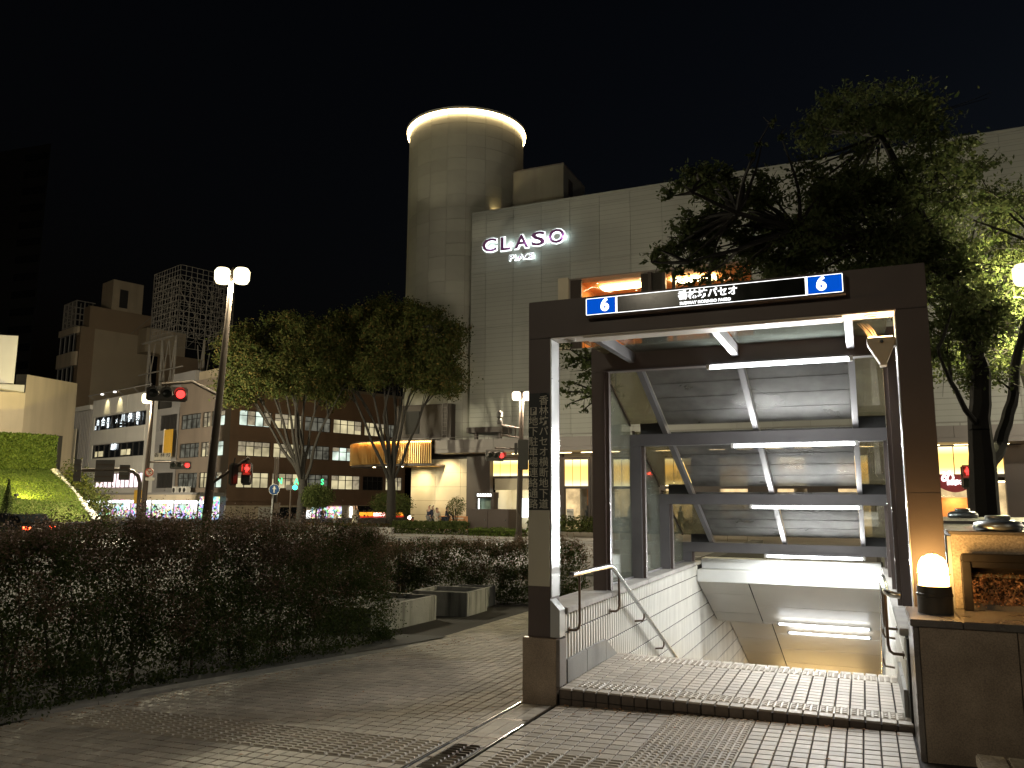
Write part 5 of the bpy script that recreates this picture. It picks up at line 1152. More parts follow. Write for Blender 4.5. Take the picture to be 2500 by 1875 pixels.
# tan tower block
tt = kb_thing('tan_tower_block', 'tall plain tan office tower with rounded corner windows and rooftop plant', 'building', -84, 20)
K(MB().box(-79.6,-79.0,15.15,26,BZ,34.35)).build('side_wall', M['tan_wall'], tt); K(MB().box(-79.6,-79.0,12.6,15.14,BZ,34.5)).build('corner_strip', M['tan_wall2'], tt); K(MB().box(-88.5,-79.62,13.4,26,BZ,34.2)).build('building_core', M['tan_wall2'], tt)
for (z0, z1) in ((33.3,34.5),(26.9,29.6),(BZ,23.2)): 
    m = MB(); pl_ = [(-88.5,13.4),(-88.5,12.0),(-81.2,12.0),(-79.9,12.3),(-79.3,13.0),(-79.3,13.4)]; m.prism([(x,y,z0) for x,y in pl_],(0,0,z1-z0)); K(m).build('front_band', M['pale_wall'], tt)
for (z0, z1) in ((29.6,33.3),(23.2,26.9)):
    f = MB()
    for x in (-88.3,-86,-83.8,-81.6): f.box(x,x+.15,12.3,12.45,z0,z1)
    f.box(-88.4,-81.4,12.3,12.45,z0,z0+.15); f.box(-88.4,-81.4,12.3,12.45,z1-.15,z1); o = K(f).build('window', M['grey_wall'], tt); K(MB().box(-88.4,-81.0,12.5,12.55,z0,z1)).build('pane', M['dark_w'], o)
K(MB().box(-84.5,-79.3,18.0,24,34.35,45.0)).build('roof_house', M['tan_wall'], tt); K(MB().box(-79.29,-79.2,19.4,21.0,39.5,43.2)).build('roof_door', M['frame_d'], tt); K(MB().box(-82,-79.1,14,26,34.36,38.8)).build('plant_screen', M['tan_wall2'], tt); K(MB().box(-75.5,-72,22,30,30,34.8)).build('roof_tank', M['tan_wall'], tt)
K(MB().box(-75.6,-71.9,26.2,34,BZ,30)).build('rear_wing', M['tan_wall2'], tt)
m = MB()
for y in (12.5,14,15.5): 
    for x in (-88,-86,-84,-82): m.bar((x,y,34.5),(x,y,40.0),.16)
for z in (35,36.2,37.4,38.6,40): 
    m.bar((-88.3,12.5,z),(-81.8,12.5,z),.14); m.bar((-82,12.5,z),(-82,16,z),.14); m.bar((-88,12.5,z),(-88,16,z),.14)
for k in range(10): m.bar((-88+.65*k,12.4,34.5),(-88+.65*k,12.4,40),.08)
m.bar((-79.0,22,34.4),(-79.0,26,38.8),.12); m.bar((-79,26,34.4),(-79,26,39.5),.16)
K(m).build('rooftop_rack', M['lattice'], tt)
# lattice billboard frame on the white/grey roofs
lt = kb_thing('billboard_lattice', 'tall empty steel lattice billboard frame standing on the rooftops', 'billboard frame', -24, 6, 12.8)
z0, z1 = 23.2, 33.0; xa, xb, ya, yb = -28.1, -20.4, 3.0, 11.0; m = MB()
def face_grid(p, q, nz, nx, w):
    p, q = Vector(p), Vector(q)
    for i in range(nx+1): a = p.lerp(q, i/nx); m.bar((a.x,a.y,z0),(a.x,a.y,z1), w*(1.6 if i in (0,nx) else .9))
    for j in range(nz+1): z = z0+(z1-z0)*j/nz; m.bar((p.x,p.y,z),(q.x,q.y,z), w)
    for j in range(0, nz-2, 3):
        for i in range(0, nx-1, 2):
            a, b = p.lerp(q, i/nx), p.lerp(q, (i+2)/nx); za, zb = z0+(z1-z0)*j/nz, z0+(z1-z0)*(j+3)/nz; m.bar((a.x,a.y,za),(b.x,b.y,zb), w*.7); m.bar((b.x,b.y,za),(a.x,a.y,zb), w*.7)
face_grid((xa,ya,0),(xb,ya,0),14,10,.045); K(m).build('front_grid', M['lattice'], lt); m = MB(); face_grid((xb,ya,0),(xb,yb,0),14,10,.045); K(m).build('side_grid', M['lattice'], lt)
m = MB(); face_grid((xa,yb,0),(xb,yb,0),9,6,.045); face_grid((xa,ya,0),(xa,yb,0),9,6,.045); K(m).build('rear_grid', M['lattice'], lt)
m = MB()
for (x, y) in ((xa,ya),(xb,ya),(xa,yb),(xb,yb),((xa+xb)/2,ya),(xb,(ya+yb)/2)): m.bar((x,y,12.8),(x,y,z0),.22); m.bar((x,y,z0),(x+(1.8 if x < -24 else -1.8),y,14.5),.12); m.bar((x,y,14.5),(x+(1.8 if x < -24 else -1.8),y,z0-.5),.10)
m.bar((xa-.8,ya-.6,z0-.2),(xb+.4,ya-.6,z0-.2),.2); m.bar((xa-1.5,ya-.5,18.6),(-17,ya-.5,18.6),.16); K(m).build('support_legs', M['lattice'], lt)

# ================================================================ NEAR LEFT: pale building, ivy wall, lit grass bank
pwb = thing('pale_building', 'pale rendered building with blank white rooftop signboard at the far left', 'building', at(60,1290,62).to_tuple()[:2]+(-1.0,))
def wallquad(pa, pb, s0, s1, v0a, v0b, v1, nm, mat, th=.6, par=None):
    a, b = at(pa, v0a, s0), at(pb, v0b, s1); c = at(pb, v1, s1); zb = -1.0; d = Vector((a.x-b.x,a.y-b.y,0)).normalized(); nrm = ray(pb,1000); nrm = Vector((nrm.x,nrm.y,0)).normalized()
    zl = zb if v1 is None else c.z
    m = MB(); m.prism([(a.x,a.y,zl),(b.x,b.y,zl),(b.x,b.y,b.z),(a.x,a.y,a.z)], nrm*th); return m.build(nm, mat, par or pwb)
wallquad(64, 189, 58, 66, 914, 936, 1290, 'wall', M['pale_wall'], 8)
wallquad(-140, 63, 52, 58, 952, 958, 1290, 'wall', M['pale_wall'], 8)
wallquad(-160, 60, 51, 57, 936, 940, 957, 'roof_edge', M['white_wall'], 1.5)
wallquad(-200, 45, 54, 56, 808, 820, 936, 'blank_signboard', M['white_wall'], .6)
wallquad(40, 66, 56.5, 58, 914, 914, 960, 'dark_joint', M['frame_d'], .5)
# vertical green wall and bank
gw_ = thing('green_wall', 'vertical ivy wall lit yellow green in front of the pale building', 'green wall', at(60,1150,54).to_tuple()[:2]+(.0,))
a, b = at(-150, 1150, 50), at(136, 1150, 56.5); zt0, zt1 = at(0,1056,52).z, at(136,1063,56.5).z; zb0 = at(60,1150,54).z-.2
m = MB(); m.prism([(a.x,a.y,zb0),(b.x,b.y,zb0),(b.x,b.y,zt1),(a.x,a.y,zt0)], FW*.5); m.build('backing', M['frame_d'], gw_)
n = 15000; f = rng.random(n); hh = rng.random(n); C = np.column_stack([a.x+(b.x-a.x)*f, a.y+(b.y-a.y)*f, zb0+(zt0+(zt1-zt0)*f-zb0)*hh]); C[:,:2] -= np.array(FW)[:2]*(.05+.2*rng.random(n))[:,None]; leafmesh('ivy', C, .20, M['leaf_ivy'], gw_, .7)
bk = thing('grass_bank', 'steep grass bank with pale stone edging below the ivy wall', 'bank', at(120,1260,50).to_tuple()[:2]+(-1.0,))
p0, p1, p2, p3 = at(-150,1150,49.5), at(128,1150,55.5), at(232,1272,46), at(-150,1285,41)
m = MB(); ng = 14; gi = {}
for i in range(ng+1):
    for j in range(ng+1):
        u, v = i/ng, j/ng; p = (p0.lerp(p1,u)).lerp(p3.lerp(p2,u), v); p.z += .25*math.sin(v*PI)+random.uniform(-.04,.04); gi[i,j] = len(m.v); m.v.append(tuple(p))
for i in range(ng):
    for j in range(ng): m.f.append((gi[i,j],gi[i+1,j],gi[i+1,j+1],gi[i,j+1]))
bko = m.build('bank_soil', M['grass'], bk, smooth=True)
n = 26000; u = rng.random(n); v = rng.random(n); A_ = np.array(p0)[None]*(1-u)[:,None]+np.array(p1)[None]*u[:,None]; B_ = np.array(p3)[None]*(1-u)[:,None]+np.array(p2)[None]*u[:,None]; C = A_*(1-v)[:,None]+B_*v[:,None]; C[:,2] += .25*np.sin(v*PI)+.03; o = leafmesh('turf', C, .14, M['leaf_ivy'], bk, .25, 1.2); o['kind'] = 'stuff'
ME_st = mesh_only(MB().lathe([(.0,-.12),(.18,-.08),(.24,.02),(.16,.12),(0,.15)], (0,0,0), 7), 'edging_stone', M['white_wall'])
for k in range(34): p = p1.lerp(p2, (k+.3)/34)+Vector((.15,.0,.1)); inst(ME_st, 'edging_stone', bk, basis(bk).inverted() @ p, (random.uniform(-.3,.3),random.uniform(-.3,.3),random.uniform(0,6)), (1,1,.8))
C = np.concatenate([np.array(p1.lerp(p2, f_))[None]+rng.normal(0,.42,(170,3))+np.array([[.75,.5,.1]]) for f_ in np.linspace(.1,.9,18)]); leafmesh('edge_planting', C, .2, M['leaf_zel'], bk, .4)
for k, (px, py, s, e) in enumerate(((40,1205,46.5,700),(-10,1165,47.5,500))):
    p = at(px, py, s); t = thing('garden_floodlight', ['garden floodlight low on the grass bank','garden floodlight at the foot of the ivy wall'][k], 'floodlight', p-Vector((0,0,.45)))
    MB().box(p.x-.12,p.x+.12,p.y-.08,p.y+.08,p.z-.15,p.z).build('head', M['frame_d'], t, bev=.02); MB().tube([p-Vector((0,0,.45)), p-Vector((0,0,.15))], .03, 6).build('stake', M['frame_d'], t)
    lamp('SPOT', 'floodlight_beam', p+Vector((0,0,.06)), e*1.6, (1,.80,.18), t, size=.12, rot=(math.radians(118 if k else 108),0,math.radians(14)), spot_size=2.3, spot_blend=.9)
ct = thing('conifer', 'small dark conifer silhouetted against the lit grass bank', 'tree', at(16,1240,40)-Vector((0,0,1.2)))
p = at(16,1240,40); n = 1500; h = rng.random(n); r_ = (1-h)*.42*rng.random(n)**.5; an = rng.random(n)*6.28; C = np.column_stack([p.x+r_*np.cos(an), p.y+r_*np.sin(an), p.z-.9+h*2.3]); MB().tube([p-Vector((0,0,1.2)), p+Vector((0,0,1.2))], [.06,.02], 6).build('trunk', M['bark_d'], ct); leafmesh('crown', C, .14, M['leaf_hedge'], ct, .3)
# far dark tower at the left edge
dk = thing('dark_high_rise', 'faint unlit high rise against the night sky at the far left', 'building', at(-60,1290,190).to_tuple()[:2]+(-2.6,)); a = at(-220,1250,200); b = at(38,1250,190); c = at(38,350,190)
m = MB(); m.prism([(a.x,a.y,-2.6),(b.x,b.y,-2.6),(b.x,b.y,c.z),(a.x,a.y,c.z)], Vector((ray(38,1000).x,ray(38,1000).y,0))*20); m.build('wall', M['dark'], dk)
d_ = (Vector((b.x,b.y,0))-Vector((a.x,a.y,0))).normalized()
for k in range(14): z = c.z-4-k*4.5; p = Vector((b.x,b.y,z))-d_*8; m = MB(); m.prism([(b.x-d_.x*.5,b.y-d_.y*.5,z),(p.x,p.y,z),(p.x,p.y,z+1.8),(b.x-d_.x*.5,b.y-d_.y*.5,z+1.8)], -FW*.15); m.build('window_band', M['dark_w'], dk)
# ================================================================ STREET LAMPS, SIGNALS, SIGNS
M['pole'] = princ('brown_pole_mat', (.055,.040,.030), .6, metal=.2, var=.12, scale=3)
M['lamp_on'] = emit('street_lamp_mat', (1,.86,.50), 1.6); M['lamp_on2'] = emit('street_lamp_pink_mat', (1,.78,.55), 1.6)
M['sig_box'] = princ('signal_housing_mat', (.055,.05,.045), .5, var=.1); M['sig_red'] = emit('signal_red_mat', (1,.03,.025), 2.0); M['sig_off'] = princ('signal_lens_off_mat', (.02,.025,.02), .2); M['sig_green'] = emit('signal_green_mat', (.02,1,.55), 5)
M['sig_visor'] = princ('signal_visor_mat', (.10,.09,.08), .5)
M['plate'] = princ('white_plate_mat', (.62,.58,.50), .5); M['plate_back'] = princ('sign_back_mat', (.05,.045,.04), .6); M['blue_sign'] = princ('blue_sign_mat', (.02,.06,.17), .4); M['red_ring'] = princ('red_ring_mat', (.45,.07,.04), .5)
FACE = Matrix.Rotation(YAW, 3, 'Z')            # things that face the camera side of the crossing
def dirs(ang): r = Matrix.Rotation(ang, 3, 'Z'); return r @ Vector((1,0,0)), r @ Vector((0,1,0))
def street_lamp(label, base, top, heads, energy, col, hs, r0=.11, r1=.06, mat='lamp_on', group=None):
    base, top = Vector(base), Vector(top); t = thing('street_lamp', label, 'street lamp', base); d = top-base
    MB().tube([base, base+d*.2, base+d*.6, top], [r0,r0*.93,(r0+r1)/2,r1], 12).build('pole', M['pole'], t, smooth=True); MB().lathe([(r0*1.6,0),(r0*1.6,.05),(r0*1.1,.35),(r0,.4)], base, 14).build('base_collar', M['pole'], t, smooth=True)
    ex, ey = dirs(YAW)
    for h in heads:
        c = top+ex*h*hs*1.15+Vector((0,0,-.02)); o = MB().lathe([(.0,-hs*.95),(hs*.70,-hs*.92),(hs*.92,-hs*.5),(hs*.95,hs*.55),(hs*.7,hs*.9),(0,hs*.95)], c, 16).build('lamp_head', M[mat], t, smooth=True)
        MB().lathe([(0,hs*.96),(hs*.6,hs*.96),(hs*.3,hs*1.12),(0,hs*1.16)], c, 14).build('lamp_cap', M['pole'], o, smooth=True); MB().bar(top+Vector((0,0,hs*.2)), c+Vector((0,0,hs*1.0)), .05).build('arm', M['pole'], t)
        lamp('POINT', 'lamp_glow', c+Vector((0,0,-hs*1.3)), energy, col, t, size=hs*.8)
    MB().lathe([(.04,-.2),(.05,.1),(.02,.25),(0,.27)], top, 8).build('finial', M['pole'], t, smooth=True); return t
def sig_vehicle(label, c, ang, w=1.15, h=.42, visor=.34, arm=None, back=False):
    c = Vector(c); ex, ey = dirs(ang); t = thing('traffic_signal', label, 'traffic light', c); z = Vector((0,0,1))
    MB().obox(c, ex*(w/2), ey*.09, z*(h/2)).build('housing', M['sig_box'], t, bev=.04)
    for k, q in enumerate((-.33, 0, .33)):
        p = c+ex*(q*w)-ey*.095; o = MB().lathe([(0,0),(.125,0),(.12,.03),(0,.05)], p, 20, -ey).build('lens', M['sig_red'] if k == 2 else M['sig_off'], t, smooth=True)
        m = MB(); n = 14
        for i in range(n):
            a0, a1 = PI*(-.12+1.24*i/n), PI*(-.12+1.24*(i+1)/n); v0, v1 = ex*math.cos(a0)+z*math.sin(a0), ex*math.cos(a1)+z*math.sin(a1)
            m.quad(p+v0*.17, p+v1*.17, p+v1*.165-ey*visor*(.55+.45*math.sin(max(0,min(PI,a1)))), p+v0*.165-ey*visor*(.55+.45*math.sin(max(0,min(PI,a0)))))
        m.build('visor', M['sig_visor'], o)
    if arm: MB().tube([Vector(a) for a in arm], .05, 8).build('arm', M['pole'], t)
    return t
def sig_ped(label, c, ang, lit=True, hang=None, back=False, green=False):
    c = Vector(c); ex, ey = dirs(ang); t = thing('pedestrian_signal', label, 'traffic light', c-Vector((0,0,.33))); z = Vector((0,0,1)); s = 1 if not back else -1
    MB().obox(c, ex*.15, ey*.10, z*.33).build('housing', M['sig_box'], t, bev=.04)
    if not back:
        for k, dz in enumerate((.16,-.16)):
            p = c-ey*.103+z*dz; o = MB().obox(p, ex*.115, ey*.004, z*.12).build('lens', M['sig_off'], t)
            if k == 0 and lit:
                fg = MB(); fg.lathe([(0,-.028),(.024,-.012),(.024,.012),(0,.028)], p-ey*.006+z*.085, 8); fg.obox(p-ey*.006+z*.01, ex*.035, ey*.002, z*.045); fg.obox(p-ey*.006-ex*.018-z*.07, ex*.012, ey*.002, z*.04); fg.obox(p-ey*.006+ex*.018-z*.07, ex*.012, ey*.002, z*.04); fg.obox(p-ey*.006+z*.0, ex*.06, ey*.002, z*.03); fg.build('red_figure', M['sig_red'], o)
            m = MB(); m.obox(p-ey*.07+z*.125, ex*.125, ey*.08, z*.006); m.obox(p-ey*.06+ex*.125+z*.02, ex*.005, ey*.07, z*.11); m.obox(p-ey*.06-ex*.125+z*.02, ex*.005, ey*.07, z*.11); m.build('visor', M['sig_visor'], o)
    if hang: MB().tube([c+z*.33, Vector(hang)], .025, 6).build('hanger', M['pole'], t)
    if lit and not back: lamp('POINT', 'signal_glow', c-ey*.25+z*.16, 6, (1,.05,.03), t, size=.05)
    return t
z_ = Vector((0,0,1))
B1, T1 = at(497,1290,24), at(567,672,24); B1.z = gz(B1.x,B1.y)
street_lamp('tall leaning double headed street lamp behind the flowering hedge', B1, T1, (-1,1), 1100, (1,.90,.62), .26, .15, .07)
A1 = T1.lerp(B1, (930-672)/(1290-672.))
sig_vehicle('large horizontal red traffic signal on the arm of the tall leaning lamp', at(408,962,23.6), YAW+.35, 1.15, .44, .36, [A1, at(470,932,24), at(396,938,23.8)])
A2 = T1.lerp(B1, (1112-672)/(1290-672.)); hang_a = at(608,1118,23.7)
pa = thing('signal_arm', 'short brown bracket arm from the tall lamp carrying two pedestrian signals', 'bracket', A2); MB().tube([A2, hang_a], .05, 8).build('arm', M['pole'], pa, smooth=True)
sig_ped('unlit pedestrian signal seen from behind, hanging beside the red one', at(570,1158,23.8), YAW-.9, False, at(574,1117,23.8), True)
sig_ped('hanging pedestrian signal showing a red standing figure', at(603,1157,23.7), YAW+.15, True, at(601,1118,23.7))
# lamp at the far side of the crossing, with its signals and signs
B2, T2 = at(345,1295,45), at(374,972,45); B2.z = gz(B2.x,B2.y); street_lamp('brown street lamp with one head beside the no turn sign', B2, T2, (-1,), 6000, (1,.88,.60), .30, .17, .08)
sig_vehicle('smaller horizontal red traffic signal under the white place name plate', at(441,1136,44.6), YAW+.25, 1.10, .44, .34, [at(360,1128,45), at(441,1128,44.9)])
def plate(name, label, cat, px0, px1, py0, py1, s, mat, txt=None, size=.3, sub=None, th=.03):
    a, b = at(px0,py1,s), at(px1,py0,s); c = (a+b)/2; ex, ey = dirs(YAW); t = thing(name, label, cat, c-Vector((0,0,(b.z-a.z)/2))); MB().obox(c, ex*((b-a).dot(ex)/2), ey*th, z_*((b.z-a.z)/2)).build('plate', mat, t, bev=.01)
    if txt: text('lettering', txt, size, M['sig_box'], t, c-ey*(th+.004)+z_*.06, FACE @ FRONT, bold=.004)
    if sub: text('lettering', sub, size*.45, M['sig_box'], t, c-ey*(th+.004)-z_*.22, FACE @ FRONT)
    return t
plate('place_name_plate','white place name plate with three dark characters beside the smaller red signal','sign',376,418,1106,1123,44.8,M['plate'],'香 林 坊',.26,'Korinbo')
def disc(name, label, c, r, ang, kind):
    c = Vector(c); ex, ey = dirs(ang); t = thing(name, label, 'sign', c-Vector((0,0,r)))
    MB().lathe([(0,0),(r,0),(r,.03),(0,.03)], c, 28, -ey).build('disc', M['blue_sign'] if kind == 'arrow' else M['plate'], t)
    if kind == 'arrow':
        MB().lathe([(r*.93,.031),(r,.031),(r,.036),(r*.93,.036),(r*.93,.031)], c, 28, -ey, False).build('rim', M['plate'], t)
        m = MB(); p = lambda u, v: c-ey*.034+ex*u*r+z_*v*r; m.prism([p(-.11,-.62),p(.11,-.62),p(.11,.05),p(.38,.05),p(0,.68),p(-.38,.05),p(-.11,.05)], -ey*.006); m.build('arrow', M['plate'], t)
    else:
        MB().lathe([(r*.74,.031),(r*1.0,.031),(r*1.0,.037),(r*.74,.037),(r*.74,.031)], c, 28, -ey, False).build('red_ring', M['red_ring'], t)
        m = MB(); p = lambda u, v: c-ey*.033+ex*u*r+z_*v*r; m.prism([p(-.10,-.5),p(.05,-.5),p(.05,.12),p(.30,.12),p(.30,-.05),p(.55,.2),p(.30,.45),p(.30,.28),p(-.10,.28)], -ey*.004); m.build('arrow', M['sig_box'], t); MB().bar(p(-.58,.58)-ey*.008, p(.58,-.58)-ey*.008, .09*r*2, .006, ey).build('slash', M['red_ring'], t)
    return t
disc('round_sign','round no right turn sign with red ring on the single headed lamp', at(365,1153,44.7), .24, YAW, 'no')
plate('sub_plate','narrow cream plate under the round no turn sign','sign',355,377,1166,1173,44.7,M['plate'])
gt = thing('sign_gantry', 'curved sign gantry seen from behind with dark sign backs', 'gantry', at(336,1295,42)); pts = [at(336,1295,42), at(338,1230,42), at(342,1180,42), at(337,1162,42), at(325,1151,42), at(310,1147,42), at(285,1147,42), at(190,1149,42)]; pts[0].z = gz(pts[0].x,pts[0].y); MB().tube(pts, .10, 10).build('arch', M['pole'], gt, smooth=True)
for (u0,u1,v0,v1) in ((233,281,1123,1146),(230,279,1150,1177),(292,318,1135,1149),(289,316,1152,1172),(181,201,1121,1148),(178,199,1151,1175)):
    a, b = at(u0,v1,41.8), at(u1,v0,41.8); ex, ey = dirs(YAW); c = (a+b)/2; o = MB().obox(c, ex*((b-a).dot(ex)/2), ey*.03, z_*((b.z-a.z)/2)).build('sign_back', M['plate_back'], gt, bev=.01); MB().obox(c-ey*.05, ex*((b-a).dot(ex)/2*.95), ey*.015, z_*.04).build('stiffener', M['pole'], o)
# blue arrow sign on its pole
pp = at(668,1300,30); pp.z = gz(pp.x,pp.y); sp2 = thing('sign_pole', 'dark post behind the round blue arrow sign', 'pole', pp); MB().tube([pp, at(676,1116,30)], .09, 10).build('post', M['pole'], sp2, smooth=True); MB().tube([at(660,1290,29.6), at(668,1180,29.6)], .03, 8).build('sign_tube', M['alu'], sp2)
MB().obox(at(676,1240,29.8), FACE @ Vector((.10,0,0)), FACE @ Vector((0,.08,0)), z_*.2).build('junction_box', M['pole'], sp2, bev=.02)
disc('round_sign','round blue sign with white upward arrow', at(670,1195,29.5), .20, YAW, 'arrow')
sig_t = at(718,1190,60); tg = thing('traffic_signal','distant traffic signal showing green beside the zelkova trunk','traffic light', sig_t); MB().obox(sig_t, FACE @ Vector((.6,0,0)), FACE @ Vector((0,.1,0)), z_*.2).build('housing', M['sig_box'], tg, bev=.04); MB().lathe([(0,0),(.17,0),(.15,.03),(0,.04)], sig_t+FACE @ Vector((.1,-.11,0)), 14, FACE @ Vector((0,-1,0))).build('lens', M['sig_green'], tg)
pq = at(706,1290,60); pq.z = gz(pq.x,pq.y); MB().tube([pq, at(711,1170,60), sig_t], .07, 8).build('pole', M['pole'], tg)
# far lamp beside the portal post with camera arm and signals
B3, T3 = at(1266,1300,40), at(1274,966,40); B3.z = -.5; street_lamp('double headed street lamp close to the vertical signboard on the portal', B3, T3, (-1,1), 900, (1,.84,.62), .24, .16, .10, 'lamp_on2')
ca = thing('camera_arm','ladder like bracket with a traffic camera on the far double headed lamp','camera bracket', at(1222,1045,40)); m = MB(); m.tube([at(1268,1046,40), at(1224,1037,40)], .05, 6); m.tube([at(1268,1068,40), at(1224,1062,40)], .05, 6)
for u in (1226,1243,1258): m.tube([at(u,1040,40), at(u,1067,40)], .04, 6)
m.build('ladder', M['pole'], ca); MB().lathe([(.12,0),(.16,.12),(.10,.3),(.16,.36),(.16,.6),(.05,.7),(0,.7)], at(1220,1036,40), 12).build('camera', M['sig_box'], ca, smooth=True)
sig_vehicle('horizontal traffic signal with a dim red lamp before the lit store windows', at(1208,1112,39.7), YAW+.5, 1.0, .55, .3, [at(1268,1096,40), at(1208,1094,39.9)])
cb = at(1277,1110,39.6); cs = thing('control_cabinet','tall dark cabinet hung on the far double headed lamp','cabinet', cb-Vector((0,0,.8))); MB().obox(cb, FACE @ Vector((.26,0,0)), FACE @ Vector((0,.2,0)), z_*.75).build('box', M['frame_d'], cs, bev=.03); MB().obox(cb+Vector((0,0,.3))-FACE @ Vector((.36,0,0)), FACE @ Vector((.08,0,0)), FACE @ Vector((0,.15,0)), z_*.28).build('visor', M['frame_d'], cs, bev=.02)
# pedestrian signal at the right, red reflected on granite
rp = at(2362,1172,30); sgp = sig_ped('pedestrian signal with a red standing figure beside the dark tree trunk', rp, YAW-.42, True); sgp.scale = (1.35,1.35,1.35); q0 = Vector((rp.x,rp.y,gz(rp.x,rp.y))); MB().tube([q0, rp-Vector((0,0,.3))], .06, 8).build('pole', M['pole'], sgp)
# plaza lamp beyond the right trees
T4 = at(2532,668,15.2); B4 = Vector((T4.x,T4.y,gz(T4.x,T4.y))); street_lamp('plaza lamp shining through the leaves at the right', B4, T4, (1,-1), 700, (1,.90,.50), .22, .11, .06)

# the same kind of lamps along the plaza and both pavements, outside the frame
for (x, y, e, lab) in ((-2.5,-15,240,'plaza street lamp standing behind the flowering hedge end'),(12,-11,70,'plaza street lamp beyond the granite wall'),(16,38,700,'far pavement street lamp beyond the store windows'),(34,38,1300,'far pavement street lamp at the end of the store'),(20,15,800,'near pavement street lamp beyond the large dark tree'),(-48,14,1100,'near pavement street lamp across from the grass bank'),(-64,35,9000,'street lamp at the corner before the white panelled building')):
    b_ = Vector((x,y,gz(x,y))); street_lamp(lab, b_, b_+Vector((0,0,8.6)), (-1,1), e, (1,.88,.66), .26, .15, .07)

# right-hand far details: lit red/orange shop sign by the right post
rs = thing('noodle_shop_sign','curved red shop sign with white lettering right of the portal','shop sign', onY(2330,1190,45)-Vector((0,0,.6)))
a, b = onY(2290,1165,45), onY(2372,1165,45); m = MB(); n = 10
for i in range(n):
    f0, f1 = i/n, (i+1)/n; z0_ = lambda f: 1.55+.75*math.sin(f*1.3+.2)*0; 
    x0_, x1_ = a.x+(b.x-a.x)*f0, a.x+(b.x-a.x)*f1; top_ = onY(2330,1158,45).z; bot = lambda f: onY(2330,1188+14*math.sin(f*PI),45).z
    m.prism([(x0_,45,bot(f0)),(x1_,45,bot(f1)),(x1_,45,top_),(x0_,45,top_)], (0,.2,0))
m.build('board', M['red_bar'], rs); text('lettering','め', .75, M['sign_white'], rs, onY(2314,1166,44.97), FRONT, bold=.02); text('lettering','四季亭', .30, M['sign_white'], rs, onY(2334,1179,44.97), FRONT, bold=.02)
MB().box(a.x-.3,b.x,45.6,45.7,-.5,1.9).build('wood_front', M['wood'], rs); MB().box(a.x,b.x-.6,45.5,45.55,.2,.35).build('lit_letters', M['sign_white'], rs); lamp('AREA','shop_sign_glow',(a.x+.8,44.9,2.0),40,(1,.55,.2),rs,size=.8)

# ================================================================ PEOPLE, VEHICLES
def skin(name, verts, edges, radii, mat, parent, root=0, sub=1):
    me = bpy.data.meshes.new(name); inv = basis(parent).inverted(); me.from_pydata([tuple(inv @ Vector(v)) for v in verts], edges, []); me.materials.append(mat); o = bpy.data.objects.new(name, me); COL.objects.link(o); o.parent = parent
    md = o.modifiers.new('skin', 'SKIN'); md.use_smooth_shade = True
    sv = me.skin_vertices[0].data
    for i, r in enumerate(radii): sv[i].radius = (r, r) if not isinstance(r, tuple) else r
    sv[root].use_root = True
    s = o.modifiers.new('sub', 'SUBSURF'); s.levels = sub; s.render_levels = sub; return o
M['skin'] = princ('skin_mat', (.45,.28,.20), .6, var=.03); M['hair'] = princ('hair_mat', (.02,.016,.014), .5); M['navy'] = princ('navy_cloth_mat', (.02,.025,.05), .8); M['cream_cl'] = princ('cream_cloth_mat', (.55,.50,.40), .8); M['grey_cl'] = princ('grey_cloth_mat', (.15,.15,.15), .8)
def person(label, b, ang, h, top, legs, stride=.18, lean=0., arm=(0,0), bag=None, hairlong=False):
    b = Vector(b); t = thing('person', label, 'person', b, group=None); k = h/1.70; ex, ey = dirs(ang)     # ey = walking direction
    P = lambda x, y, z: b+(ex*x+ey*(y+lean*z))*k+z_*z*k
    V = [P(0,0,.95),P(0,.02,1.15),P(0,.02,1.36),P(0,.03,1.47),P(0,.05,1.56),P(0,.06,1.66), P(.09,0,.9),P(.10,stride,.50),P(.10,stride*.9-.04,.08),P(.10,stride*.9+.10,.03), P(-.09,0,.9),P(-.10,-stride*.5,.50),P(-.10,-stride*1.2,.09),P(-.10,-stride*1.2+.12,.03),
         P(.19,.02,1.38),P(.25,-.06+arm[0]*.5,1.12),P(.24,.06+arm[0],.90+arm[0]*.3),P(.24,.10+arm[0]*1.1,.83+arm[0]*.3), P(-.19,.02,1.38),P(-.25,.0+arm[1]*.5,1.12),P(-.24,.1+arm[1],.92+arm[1]*.3),P(-.24,.13+arm[1]*1.1,.85+arm[1]*.3)]
    E = [(0,1),(1,2),(2,3),(3,4),(4,5),(0,6),(6,7),(7,8),(8,9),(0,10),(10,11),(11,12),(12,13),(2,14),(14,15),(15,16),(16,17),(2,18),(18,19),(19,20),(20,21)]
    Rr = [.13,.115,.13,.055,.085,.075,.085,.055,.04,.032,.085,.055,.04,.032,.05,.042,.032,.026,.05,.042,.032,.026]; body = skin('body', V, E, [r*k for r in Rr], M['skin'], t)
    iv = [0,1,2,14,15,16,18,19,20]; skin('top_clothing', [V[i] for i in iv], [(0,1),(1,2),(2,3),(3,4),(4,5),(2,6),(6,7),(7,8)], [Rr[i]*k*1.22 for i in iv], M[top], t)
    iv = [0,6,7,8,10,11,12]; skin('trousers', [V[i] for i in iv], [(0,1),(1,2),(2,3),(0,4),(4,5),(5,6)], [Rr[i]*k*1.28 for i in iv], M[legs], t)
    hp = [P(0,.02,1.68),P(0,-.02,1.62)]+([P(0,-.06,1.45)] if hairlong else []); skin('hair', hp, [(i,i+1) for i in range(len(hp)-1)], [.085*k,.09*k]+([.06*k] if hairlong else []), M['hair'], t)
    if bag: c = P(*bag[1]); MB().obox(c, ex*bag[2][0], ey*bag[2][1], z_*bag[2][2]).build('bag', M[bag[0]], t, bev=.03)
    return t
pz_ = -.5
def pat(px, Y): p = onY(px, 1285, Y); return (p.x, Y, pz_)
